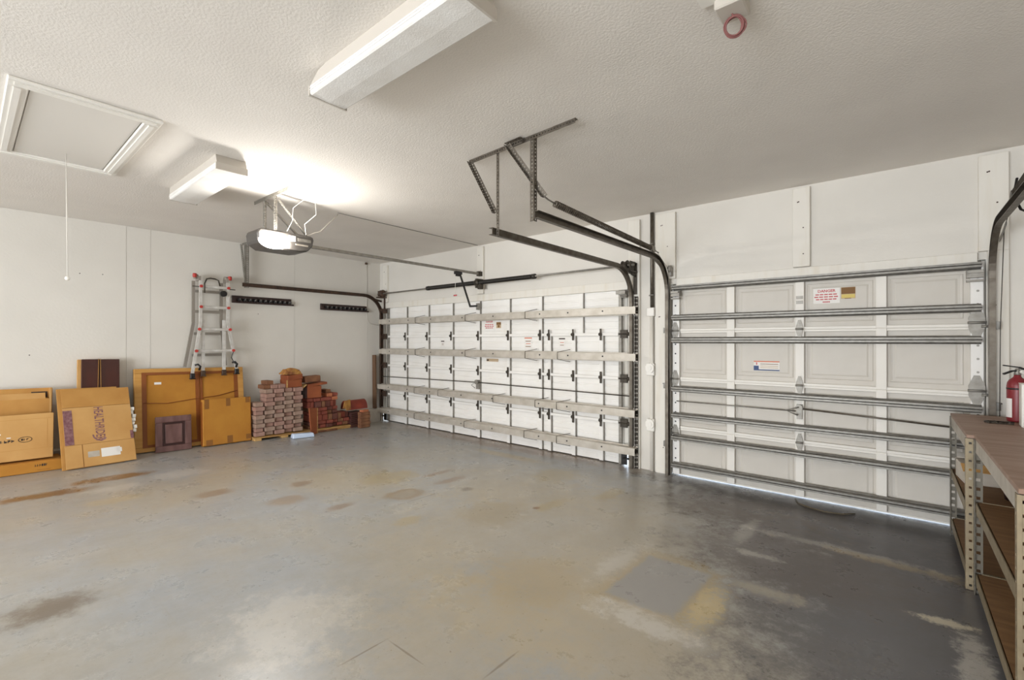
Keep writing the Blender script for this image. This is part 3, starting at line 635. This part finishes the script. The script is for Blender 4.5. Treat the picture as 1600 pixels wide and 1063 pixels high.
# ------------------------------------------------------------------ ladder hung on the left wall
ld = thing('folding_ladder', 'aluminium folding ladder with red knobs hung on the left wall', 'ladder', (-7.48,2.3,1.1))
def rail(pts, w, d, m='alu'):
    mb = MB()
    for p, q in zip(pts, pts[1:]): mb.bar(p, q, d, w, (0,1,0))
    return build('rail', mb, m, ld)
xf, xb = -7.395, -7.525
rail([(xf,2.125,2.36),(xf,2.125,1.75),(xf,2.03,1.06)], .034, .03); rail([(xf,2.465,2.34),(xf,2.465,1.75),(xf,2.58,1.10)], .034, .03)
rail([(xf-.03,2.165,1.80),(xf-.03,2.165,1.09)], .036, .03); rail([(xf-.03,2.425,1.80),(xf-.03,2.425,1.09)], .036, .03)
rail([(xb,2.075,2.34),(xb,2.075,1.75),(xb,1.975,1.145)], .036, .03, 'alu_dark'); rail([(xb,2.42,2.34),(xb,2.42,1.75),(xb,2.475,1.145)], .036, .03, 'alu_dark')
for z, a, b in ((2.26,2.125,2.465),(1.975,2.125,2.465),(1.665,2.105,2.485),(1.365,2.07,2.53)):
    rg = build('rung', MB().box(xf-.02,xf+.02,a,b,z-.019,z+.019), 'alu', ld, .006)
    for y in (a, b): build('knob', MB().tube([(xf+.021,y,z),(xf+.040,y,z)], .020, 10), 'red_plastic', rg)
    build('rung', MB().box(xb-.016,xb+.016,2.085 if z > 1.4 else 2.06,2.42,z-.06-.018,z-.06+.018), 'alu_dark', ld)
for y, s2 in ((2.085,-1),(2.46,1)):
    hg = build('hinge', MB().box(xb-.01,xf+.016,y-.012+.03*(s2 < 0),y+.012+.03*(s2 < 0),2.34,2.40).tube([(xb+.045,y-.016,2.40),(xb+.045,y+.03,2.40)], .034, 12), 'alu_dark', ld)
    build('hinge_knob', MB().tube([(xf+.0,y+s2*.03-.018,2.405),(xf+.0,y+s2*.03+.018,2.405)], .030, 12), 'red_plastic', hg)
build('lock_pin', MB().tube([(xf,2.03,2.255),(xf,2.56,2.245)], .007, 6), 'dark_metal', ld)
build('hanging_hook', MB().tube([(xf+.03,2.165,2.17),(xf+.03,2.165,2.30),(xf+.0,2.20,2.37),(xf-.02,2.25,2.385),(xf-.02,2.31,2.38),(xf+.0,2.345,2.36),(xf,2.365,2.28)], .009, 8), 'dark_metal', ld)
build('caster', MB().tube([(xf+.0,2.40,2.175),(xf+.045,2.40,2.175)], .042, 14), 'black', ld)
for (x,y,z), m in (((xf,2.03,1.03),'black'), ((xf,2.58,1.07),'black'), ((xf-.03,2.165,1.06),'rusty'), ((xf-.03,2.425,1.06),'rusty')):
    build('foot', MB().box(x-.02,x+.024,y-.027,y+.027,z-.035,z+.028).box(x-.02,x+.03,y-.035,y+.035,z-.052,z-.0355), m, ld, .006)
for y, z in ((2.085,1.15),(2.545,1.17)): build('strap_clip', MB().tube([(xf+.02,y-.03,z+.02),(xf+.035,y,z+.03),(xf+.035,y+.03,z),(xf+.02,y+.02,z-.05)], .014, 8), 'black', ld)
build('strap', MB().tube([(xf+.03,2.53,1.36),(xf+.03,2.50,1.26),(xf+.035,2.55,1.17)], .006, 6), 'black', ld)

# ------------------------------------------------------------------ leaning things (local: x out of the wall, y along it, z up the slope)
def leaner(name, label, cat, x, y, lean, yaw=0, t=0, group=None):
    return thing(name, label, cat, (x, y, fz(y)+.004+t*math.sin(lean)), (-S, -lean, yaw), group, True)
# back of a large picture frame
pf = leaner('picture_frame', 'large framed picture turned to show its taped cardboard back', 'picture frame', -7.30, 2.035, .17, .02, .05)
W2, HH = .64, 1.065
for n, (a,b,c,e) in enumerate([(-W2,W2,0,.06),(-W2,W2,HH-.06,HH),(-W2,-W2+.09,.0605,HH-.0605),(W2-.09,W2,.0605,HH-.0605)]):
    build('frame_rail', MB().box(-.05,0,a,b,c,e), 'wood_light', pf, .004)
build('backing_board', MB().box(-.03,-.012,-W2+.0905,.069,.0605,HH-.0605), 'card_orange', pf); build('backing_board', MB().box(-.03,-.012,.071,W2-.0905,.0605,HH-.0605), 'card_orange', pf)
for a,b,c,e in ((-W2+.075,-W2+.125,.05,HH-.05),(W2-.125,W2-.075,.05,HH-.05),(-W2+.1255,W2-.1255,.05,.085),(-W2+.1255,W2-.1255,HH-.085,HH-.05),(.03,.075,.0855,HH-.0855),(.083,.112,.0855,HH-.0855)):
    build('tape_strip', MB().box(-.0117,.0012,a,b,c,e), 'brown_tape', pf)
build('hanging_wire', MB().tube([(.004,-W2+.09,.62),(.004,-.3,.60),(.004,0,.635),(.004,.3,.66),(.004,W2-.09,.72)], .005, 6), 'brown_tape', pf)
build('label', MB().box(-.0115,-.0105,-.43,-.355,.855,.885), 'paper', pf); build('side_strip', MB().box(-.052,-.0505,-W2,W2,0,HH), 'maroon_dark', pf)
# small cabinet door
cdr = leaner('panelled_wood_front', 'small dark maroon panelled cabinet door leaning on the picture frame', 'cabinet door', -7.17, 1.77, .14, .0, .022)
for a,b,c,e in ((-.195,.195,0,.075),(-.195,.195,.375,.45),(-.195,-.12,.0755,.3745),(.12,.195,.0755,.3745)): build('door_rail', MB().box(-.022,0,a,b,c,e), 'maroon_wood', cdr, .004)
build('panel_recess', MB().box(-.018,-.010,-.1195,.1195,.0755,.3745), 'maroon_dark', cdr); build('raised_field', MB().box(-.0098,-.002,-.092,.092,.103,.347), 'maroon_wood', cdr, .006)
build('panel_bead', MB().box(-.0098,.001,-.1195,-.106,.0755,.3745).box(-.0098,.001,.106,.1195,.0755,.3745).box(-.0098,.001,-.1055,.1055,.0755,.089).box(-.0098,.001,-.1055,.1055,.361,.3745), 'maroon_dark', cdr)
# taped flat carton
fc = leaner('flat_carton', 'tan taped flat carton leaning beside the brick paver stack', 'carton', -7.165, 2.395, .10, .04, .07)
build('body', MB().box(-.07,0,-.31,.31,0,.63), 'card_orange', fc, .01)
for a,b,c,e in ((-.285,-.23,.50,.629),(-.02,.035,.52,.629),(.235,.29,.55,.629),(-.27,-.19,.0,.08),(-.01,.06,.01,.11),(.235,.305,.03,.10)): build('tape_piece', MB().box(.0004,.0014,a,b,c,e), 'card_dark', fc)
build('edge_fold', MB().box(-.06,-.005,-.3125,-.3105,.01,.60), 'brown_tape', fc)
# folded exercise-machine carton
hc = leaner('folded_carton', 'opened flat cardboard carton with purple sideways lettering', 'carton', -6.90, 1.035, .40, .10, .03)
build('bottom_flap', MB().box(-.012,0,-.305,.305,0,.255), 'card_pale', hc)
mp = build('middle_panel', MB().box(-.014,-.003,-.30,.305,.2585,.69), 'card_pale', hc); build('top_flap', MB().box(-.012,.0,-.30,.305,.693,.905), 'card', hc)
build('rear_sheet', MB().box(-.05,-.030,-.33,.20,.0,.93), 'card', hc); build('flap_joint', MB().box(.0002,.0008,-.165,-.158,.0,.255), 'card_dark', hc)
build('tape_strip', MB().box(-.0028,-.0010,-.30,-.225,.262,.66), 'ink_purple', hc); build('tape_strip', MB().box(-.0028,-.0010,.275,.304,.262,.36), 'ink_purple', hc)
text('lettering', 'HEALTHRIDER', .10, 'ink_purple', mp, (-.0018,.0,.485), (0,0,-.62), (0,1.15,0), .0016)
mb = MB(); pts = [(.058,.30),(.045,.277),(.01,.262),(-.035,.275),(-.062,.31),(-.068,.345),(-.055,.345),(-.047,.315),(-.025,.288),(.005,.279),(.03,.29)]
build('printed_swoosh', mb.prism([(y,z+.01) for y,z in pts], 'x', -.0025, -.0016), 'ink_purple', mp)
build('shipping_label', MB().box(.0003,.0012,-.12,-.02,.10,.165), 'bench_pale', hc); build('shipping_label', MB().box(.0003,.0012,-.005,.165,.085,.185).box(.0003,.0012,.13,.18,.12,.17), 'paper', hc)
mb = MB()
for i in range(7): mb.obox((-.022,.325+.012*math.sin(i*2.1),.36+i*.045), (.012,.03+.012*random.random(),.04), (random.uniform(-.3,.3),random.uniform(-.4,.4),random.uniform(-.4,.4)))
build('torn_plastic', mb, 'plastic_white', hc)
# dark cabinet panels standing behind
bp = leaner('cabinet_panel_pair', 'two dark brown cabinet panels strapped together behind the folded carton', 'cabinet panels', -7.30, 1.06, .13, 0, .09)
for a, b in ((-.165,-.003),(.003,.185)): build('panel', MB().box(-.03,0,a,b,0,1.185), 'espresso', bp, .003)
build('backing', MB().box(-.09,-.031,-.195,.185,0,1.185), 'card_pale', bp)
build('string', MB().tube([(.003,-.012,1.19),(.003,-.02,.6),(.003,-.024,.0)], .003, 5).tube([(.003,.004,1.19),(.003,.016,.6),(.003,.02,.0)], .003, 5), 'card', bp)
# left pile of cartons
lc = thing('flat_carton', 'low wide tan carton lying on the floor under the printed cartons', 'carton', (-7.18, .10, fz(.1)+.003), (-S,0,.02), None, True)
build('body', MB().box(-.18,.17,-.62,.62,0,.115), 'card_orange', lc, .006)
mb = MB(); smudge_print(mb, .40, .50, .06, .085, .1705, 6); build('printed_mark', mb, 'ink_dark', lc)
build('printed_mark', MB().box(.1705,.1712,-.23,-.02,.035,.068), 'card_dark', lc); build('printed_mark', MB().box(.1705,.1712,.42,.52,.022,.026), 'card_dark', lc)
pc = thing('printed_carton', 'tan carton with dark printed oval mark standing on the low carton', 'carton', (-7.085, .20, fz(.2)+.137), (-S,-.12,.02), None, True)
build('front_panel', MB().box(-.10,0,-.195,.45,0,.48), 'card_pale', pc, .004); build('front_panel', MB().box(-.10,-.004,-.62,-.199,0,.47), 'card_pale', pc, .004)
build('score_line', MB().box(.0003,.0009,-.19,.45,.108,.112).box(.0003,.0009,.40,.404,.112,.42).box(.0003,.0009,-.19,.43,.425,.429), 'card', pc)
build('seam_slot', MB().box(.0003,.001,-.205,-.193,0,.10).box(.0003,.001,-.205,-.193,.36,.475), 'card_dark', pc)
mb = MB(); smudge_print(mb, -.02, .16, .195, .222, .0004, 7); build('printed_mark', mb, 'ink_dark', pc)
mb = MB(); mb.tube([(.001,.235+.05*math.cos(a),.215+.028*math.sin(a)) for a in [2*math.pi*i/20 for i in range(20)]], .003, 4, True); smudge_print(mb, .205,.265,.205,.225,.0004,3); build('printed_oval', mb, 'ink_dark', pc)
mb = MB(); smudge_print(mb, -.36,-.28,.19,.21,-.0034,3); build('printed_mark', mb, 'ink_dark', pc)
build('tape_scrap', MB().box(.0003,.001,.02,.06,.28,.292).box(.0003,.001,.10,.13,.24,.25), 'paper', pc)
oc = thing('open_carton', 'tall open tan carton against the wall behind the printed carton', 'carton', (-7.42, .16, fz(.2)+.003) if False else (-7.30, .16, fz(.2)+.135), (-S,-.10,.01), None, True)
build('back_panel', MB().box(-.075,-.06,-.7,.50,0,.745), 'card', oc); build('front_panel', MB().box(-.02,0,-.7,.47,0,.625), 'card', oc)
build('inner_flap', MB().obox((-.03,.18,.655),(.012,.52,.075),(0,-.5,0)), 'card_pale', oc); build('side_panel', MB().box(-.06,.0,.4705,.488,0,.745), 'card_pale', oc)
build('inner_flap', MB().obox((-.03,-.40,.65),(.012,.5,.06),(0,-.5,0)), 'card', oc); build('tape_strip', MB().box(.0003,.001,.0,.05,.3,.625), 'card_dark', oc)
build('inner_shade_patch', MB().box(-.0595,-.058,.33,.46,.68,.705).box(-.0595,-.058,.43,.46,.64,.68), 'ink_dark', oc)  # dark pieces paint the shade inside the open carton top

# ------------------------------------------------------------------ paver stacks
ORD = ['first','second','third','fourth','fifth','sixth','seventh','eighth','ninth','tenth','eleventh','twelfth','thirteenth','fourteenth']
mats1 = ['paver_pink','paver_grey','paver_pink','paver_grey']
P0 = {}
def paver(m, size, loc, rotz, label, group):
    key = (m, tuple(round(s,3) for s in size))
    if key not in P0:
        mb = MB().box(-size[0],0,-size[1]/2,size[1]/2,0,size[2]); me = build('brick_paver', mb, m, None, .006); me.location = (0,0,0)
        off = Vector((-size[0]/2,0,0)); P0[key] = (me, off); o = me
    else: o = P0[key][0].copy(); C.objects.link(o)
    off = Matrix.Rotation(rotz,3,'Z') @ Vector((-size[0]/2,0,0))
    o.location = Vector(loc)+off; o.rotation_euler = (0,0,rotz)
    return tag(o, label, 'paver', group)
pal = thing('timber_pallet', 'low timber base under the interlocked paver stack', 'pallet', (-7.27, 3.14, fz(3.14)+.002), (-S,0,0), None, True)
for x in (-.13,.0,.13): build('deck_board', MB().box(x-.055,x+.055,-.43,.43,.032,.05), 'wood_pallet', pal, .003)
for y in (-.38,0,.38): build('bearer', MB().box(-.18,.18,y-.045,y+.045,0,.0315), 'wood_pallet', pal)
zb = fz(2.75)+.056; rh = .0615
cols = [(2.80,8),(2.94,11),(3.08,11),(3.22,11),(3.36,11)]
for ci, (yc, n) in enumerate(cols):
    for k in range(n):
        proud = (k+ci) % 2 == 0
        w = .136 if proud else .112; xf_ = -7.12 if proud else -7.155
        paver(random.choice(mats1), (.21, w, rh-.003), (xf_+random.uniform(-.006,.006), yc+random.uniform(-.003,.003), zb+k*rh), random.uniform(-.02,.02), '%s paver, %s from the bottom in the %s column of the interlocked stack' % ('protruding grey-pink' if proud else 'recessed grey-pink', ORD[k], ['leftmost','second','third','fourth','rightmost'][ci]), 'interlocked pavers by the carton')
for nm, (yc, x_, z_, m) in zip(('leftmost of three brown pavers lying atop the interlocked stack','middle one of three loose pavers atop the interlocked stack','loose pink paver atop the stack beside the small orange carton','topmost loose brown paver on the interlocked paver stack'), ((2.93,-7.22,zb+11*rh,'paver_brown'),(3.035,-7.20,zb+11*rh,'paver_pink'),(3.14,-7.18,zb+11*rh,'paver_pink'),(2.975,-7.22,zb+12*rh,'paver_brown'))):
    paver(m, (.20,.10,rh-.003), (x_,yc,z_), .01, nm, 'loose pavers on the stack')
# cartons and paper on top of that stack
bx = thing('small_carton', 'small orange-brown carton on top of the interlocked paver stack', 'carton', (-7.26,3.31,zb+11*rh+.002), (0,0,.03), None, True)
build('body', MB().box(-.12,.10,-.12,.12,0,.115), 'box_orange', bx, .004); build('lid', MB().obox((-.01,.01,.155),(.22,.24,.078),(.06,0,.04)), 'box_orange', bx, .004)
build('edge_strip', MB().box(.1005,.104,-.125,-.105,0,.115), 'wood_pallet', bx)
mb = MB(); random.seed(3); n = 9; vs = []
for lay in (0, 1):
    for i in range(n):
        for j in range(n):
            u, v = i/(n-1)*2-1, j/(n-1)*2-1
            vs.append((.10*u+random.uniform(-.008,.008), .13*v+random.uniform(-.010,.010)-.02, .222 if lay == 0 else .240+.075*max(0,1-(u*u+v*v)*.55)+random.uniform(-.014,.014)))
fs = []
for i in range(n-1):
    for j in range(n-1):
        q = i*n+j; fs.append((q+n*n,q+n+n*n,q+n+1+n*n,q+1+n*n)); fs.append((q,q+1,q+n+1,q+n))
rim = [i*n for i in range(n)]+[(n-1)*n+j for j in range(1,n)]+[i*n+n-1 for i in range(n-2,-1,-1)]+[j for j in range(n-2,0,-1)]
fs += [(p,q,q+n*n,p+n*n) for p, q in zip(rim, rim[1:]+rim[:1])]
mb.add(vs, fs)
tp = build('crumpled_paper', mb, 'torn_paper', None); tp.location = tp.location+Vector((-7.26,3.32,zb+11*rh-.022))
tag(tp, 'crumpled yellow-brown packing paper on the small carton', 'paper')

# second, loose red pile
random.seed(11); CN = {'paver_red':'red','paver_dark':'dark red','paver_brown':'brown','paver_orange':'orange'}
z = fz(4.0)+.062
tb = thing('timber_plank', 'pale timber plank on the floor under the loose paver pile', 'plank', (-7.22,4.02,fz(4.02)+.002), (-S,0,.05), None, True)
build('plank_body', MB().box(-.07,.07,-.41,.46,0,.05), 'wood_pallet', tb, .004); build('lower_strip', MB().box(.0705,.10,-.40,-.02,0,.028), 'paver_brown', tb)
def topof(y): return .60 if y < 3.775 else (.80 if y < 3.985 else (.64 if y < 4.07 else .34))
zrow = z; r = 0
while zrow < .80:
    hgt = .10 if r in (2, 5) else .06
    y = 3.545+random.uniform(-.015,.015); cnt = 0
    while y < (4.36 if zrow < .20 else 4.22):
        w = random.choice((.06,.06,.10)) if hgt > .08 else random.choice((.10,.10,.20,.10))
        if zrow+hgt <= min(topof(y+.004), topof(y+w-.004))+.02:
            m = random.choice(['paver_red','paver_red','paver_dark','paver_brown','paver_dark']) if not (.50 < zrow < .62 and y > 3.75) else random.choice(['paver_orange','paver_orange','paver_red'])
            paver(m, (.20,w-.008,hgt-.006), (-7.18+random.uniform(-.035,.02), y+w/2, zrow), random.uniform(-.03,.03), '%s paver, %s from the left in row %s of the loose red pile' % (CN[m], ORD[cnt], ['one','two','three','four','five','six','seven','eight','nine','ten','eleven'][r]), 'mixed red pavers in the loose pile'); cnt += 1
        y += w
    zrow += hgt; r += 1
bx = thing('flapped_carton', 'orange carton with open flaps on the loose paver pile', 'carton', (-7.25,3.63,.592), (0,0,-.12), None, True)
build('body', MB().box(-.12,.10,-.10,.12,0,.19), 'box_orange', bx, .004); build('dark_side', MB().box(-.11,.09,-.125,-.101,0,.17), 'maroon_dark', bx)
build('flap', MB().obox((0,.05,.215),(.24,.30,.035),(.09,0,.05)), 'box_orange', bx); build('flap', MB().obox((.02,-.155,.19),(.18,.09,.012),(.7,0,.1)), 'wood_pallet', bx)
tag(build('broken_block', MB().obox((-7.28,3.63,.89),(.16,.26,.10),(.05,0,.02)), 'paver_brown', None, .012), 'rough brown broken block lying on the flapped carton', 'block')
lb = thing('leaning_board', 'orange wooden board leaning between the two paver stacks', 'board', (-7.03,3.565,fz(3.56)+.003), (0,-.06,.35), None, True)
build('face', MB().prism([(-.055,0),(.06,0),(.085,.40),(-.075,.42)], 'x', -.02, 0), 'box_orange', lb); build('edge', MB().prism([(.0605,0),(.075,0),(.10,.40),(.0855,.40)], 'x', -.022, .001), 'wood_pallet', lb)
# roof tiles and the little brick column
for i in range(8):
    tag(build('flat_roof_tile', MB().box(-7.36,-7.14,4.265+.004*(i % 2),4.50,fz(4.4)+.004+i*.033,fz(4.4)+.004+i*.033+.026), 'tile_dark', None, .003), 'dark flat tile, %s from the bottom under the red barrel tile' % ORD[i], 'roof tile', 'dark flat tiles in the low stack')
mb = MB(); n = 12; y0, y1, zc = 4.20, 4.58, .325
for j in (0,): 
    vs = []; fs = []
    for r_ in (.115,.095):
        for yy in (y0,y1):
            for i in range(n+1):
                a = math.pi*i/n; vs.append((-7.25+r_*math.cos(a), yy, zc+(r_*1.35 if r_ > .1 else r_*1.3)*math.sin(a)))
    k = n+1
    for i in range(n): fs += [(i,i+1,k+i+1,k+i),(2*k+i,3*k+i,3*k+i+1,2*k+i+1),(i,2*k+i,2*k+i+1,i+1),(k+i,k+i+1,3*k+i+1,3*k+i)]
    fs += [(0,k,3*k,2*k),(n,2*k+n,3*k+n,k+n)]
    mb.add(vs, fs)
brt = build('barrel_roof_tile', mb, 'terracotta'); tag(brt, 'red clay barrel roof tile resting on the dark flat tiles', 'roof tile')
tag(build('torn_sack', MB().obox((-7.12,4.20,.42),(.02,.09,.17),(.15,.1,.1)).obox((-7.11,4.14,.43),(.015,.06,.13),(-.2,.1,0)), 'torn_paper', None, .004), 'torn yellow paper wrap beside the barrel roof tile', 'paper')
zz = fz(4.5)+.003
for i in range(5):
    paver('paver_brown', (.10,.185,.052), (-6.99+.004*(i % 2), 4.45, zz+i*.0535), .04*(-1)**i, 'brown paver, %s from the bottom in the short column before the roof tiles' % ORD[i], 'brown pavers in the short column')
paver('paver_orange', (.09,.13,.035), (-6.995,4.46,zz+5*.0535), .2, 'small orange brick piece on top of the short paver column', 'brick piece on the column')
tag(build('brown_plank', MB().obox((-7.52,4.975,.24+.50),(.09,.035,1.0),(.012,.0,0)), 'plank_brown', None, .003), 'narrow brown plank standing upright in the corner', 'plank')
tag(build('white_panel_offcut', MB().prism([(4.80,fz(4.8)+.003),(4.93,fz(4.93)+.003),(4.90,.10),(4.86,.22),(4.78,.23)], 'x', -7.40, -7.385), 'concrete_white', None), 'pale cut panel piece leaning on the curb in the corner', 'panel')
tag(build('plastic_packet', MB().add([(-6.87,3.16,fz(3.1)+.003),(-6.83,3.47,fz(3.4)+.003),(-6.95,3.48,fz(3.4)+.003),(-6.98,3.17,fz(3.1)+.003),(-6.88,3.17,fz(3.1)+.075),(-6.84,3.46,fz(3.4)+.06),(-6.94,3.47,fz(3.4)+.06),(-6.97,3.18,fz(3.1)+.07)], [(3,2,1,0),(4,5,6,7),(0,1,5,4),(1,2,6,5),(2,3,7,6),(3,0,4,7)]), 'blue_plastic', None, .006), 'pale blue plastic packet on the floor before the pavers', 'packet')

# ------------------------------------------------------------------ steel workbenches at the right
def bench(label, x0, x1, y0, y1, ztop, zmid, zlow, offx=0):
    t = thing('workbench', label, 'workbench', ((x0+x1)/2,(y0+y1)/2,fz(y0)+.002), group='steel shelf workbenches')
    build('top_board', MB().box(x0,x1,y0,y1,ztop-.02,ztop), 'benchtop', t, .002)
    for zs, m in ((zmid,'particle'),(zlow,'particle')): build('shelf', MB().box(x0+.012,x1-.012,y0+.012,y1-.012,zs-.015,zs), m, t)
    for zs, hh, m in ((ztop-.0205,.075,'bench_pale'),(zmid-.0155,.06,'bench_steel'),(zlow-.0155,.06,'bench_steel')):
        lip = .018 if zs < .9 else 0
        for x, sg in ((x0+.002,1),(x1-.002,-1)):
            build('beam', MB().box(min(x,x+sg*.004),max(x,x+sg*.004),y0+.02,y1-.02,zs-hh+lip,zs+lip).box(min(x+sg*.0045,x+sg*.03),max(x+sg*.0045,x+sg*.03),y0+.02,y1-.02,zs-.006,zs-.002), m, t)
        for y, sg in ((y0+.002,1),(y1-.002,-1)):
            build('beam', MB().box(x0+.03,x1-.03,min(y,y+sg*.004),max(y,y+sg*.004),zs-hh+lip,zs+lip), m, t)
    for x, sx in ((x0-.003,1),(x1+.003,-1)):
        for y, sy in ((y0-.003,1),(y1+.003,-1)):
            f0 = fz(y)+.003
            mb = MB().angle((x,y,f0),(x,y,ztop-.022),(sx,0,0),(0,sy,0),.038, pitch=.05, hole=.013 if sy > 0 else .018)
            build('post', mb, 'bench_steel' if sy > 0 else 'post_grey', t)
    return t
bench('steel shelf workbench nearest the single garage door', .315, .90, 3.83, 4.90, .945, .52, .14)
bench('steel shelf workbench nearest the camera', .345, .925, 2.52, 3.79, .952, .565, .15)
# fire extinguisher
fe = thing('fire_extinguisher', 'red fire extinguisher standing on the far workbench', 'fire extinguisher', (.635,4.66,.9455))
M = Matrix.Translation((.635,4.66,.9455))
build('cylinder', MB().lathe([(.045,0),(.052,.004),(.053,.012),(.053,.245),(.050,.268),(.040,.288),(.024,.302),(.018,.312),(.018,.322)], 24, M), 'ext_red', fe)
build('band', MB().lathe([(.0532,.222),(.0545,.223),(.0545,.232),(.0532,.233)], 24, M), 'black', fe)
build('valve', MB().lathe([(.017,.3225),(.019,.325),(.015,.345),(.012,.362),(.006,.366)], 14, M), 'galv', fe)
build('label', MB().lathe([(.0533,.03),(.0536,.031),(.0536,.15),(.0533,.151)], 24, M) if False else MB().prism([(.635+.0545*math.cos(a),4.66+.0545*math.sin(a)) for a in [math.pi*(.95+.35*i/6) for i in range(7)]]+[(.635+.0536*math.cos(a),4.66+.0536*math.sin(a)) for a in [math.pi*(1.30-.35*i/6) for i in range(7)]], 'z', .9455+.03, .9455+.16), 'paper', fe)
build('lever', MB().bar((.65,4.66,1.318),(.565,4.63,1.332),.018,.008).bar((.68,4.67,1.30),(.645,4.66,1.318),.018,.012), 'black', fe)
build('carry_handle', MB().bar((.64,4.66,1.298),(.60,4.645,1.292),.018,.010).bar((.605,4.647,1.292),(.565,4.63,1.272),.018,.010), 'black', fe)
build('gauge', MB().tube([(.652,4.645,1.29),(.662,4.632,1.29)], .014, 10), 'plastic_white', fe)
build('hose', MB().tube([(.65,4.665,1.295),(.69,4.685,1.29),(.71,4.70,1.24),(.712,4.70,1.10),(.70,4.695,1.02)], .009, 7), 'black', fe)
cx = thing('white_carton', 'white carton standing on the workbench in front of the extinguisher', 'carton', (.70,4.42,.9455), (0,0,-.06), None, True)
build('body', MB().box(-.085,.12,-.07,.07,0,.275), 'plastic_white', cx, .004); build('lid_flap', MB().box(-.087,.122,-.072,.072,.2755,.279), 'paper', cx)
mb = MB()
for i in range(10): mb.obox((.52+random.uniform(-.07,.07),4.50+random.uniform(-.05,.05),.951), (.03,.012,.010), (0,0,random.uniform(0,3)))
mb.tube([(.52+.06*math.cos(a),4.5+.05*math.sin(a),.951) for a in [2*math.pi*i/16 for i in range(16)]], .005, 5, True)
tag(build('chain_scrap', mb, 'dark_metal'), 'small tangle of dark chain scrap on the far workbench', 'chain')
bc = thing('grey_carton', 'dusty grey carton on the middle shelf of the far workbench', 'carton', (.43,4.55,.521), (0,0,.1), None, True)
build('body', MB().box(-.09,.09,-.13,.13,0,.12), 'concrete_white', bc, .004); build('flap', MB().obox((-.02,-.14,.115),(.17,.08,.005),(.5,0,0)), 'card_pale', bc); build('flap', MB().obox((.0,.14,.125),(.17,.08,.005),(-.3,0,0)), 'concrete_white', bc)
tj = thing('storage_tub', 'dark brown tub with orange rim on the workbench middle shelf', 'tub', (.60,4.15,.521))
M = Matrix.Translation((.60,4.15,.521)); build('tub_body', MB().lathe([(.09,0),(.11,.14),(.10,.14),(.085,.01)], 20, M), 'maroon_dark', tj); build('rim', MB().lathe([(.108,.1405),(.116,.1405),(.116,.155),(.108,.155)], 20, M), 'card_orange', tj)
tag(build('floor_cable', MB().tube([(-.74,5.06,.008),(-.70,4.94,.010),(-.60,4.87,.011),(-.48,4.83,.012),(-.36,4.87,.011),(-.28,4.95,.010)], .005, 6), 'cable_brown'), 'thin brown cable curling on the floor before the single door', 'cable')
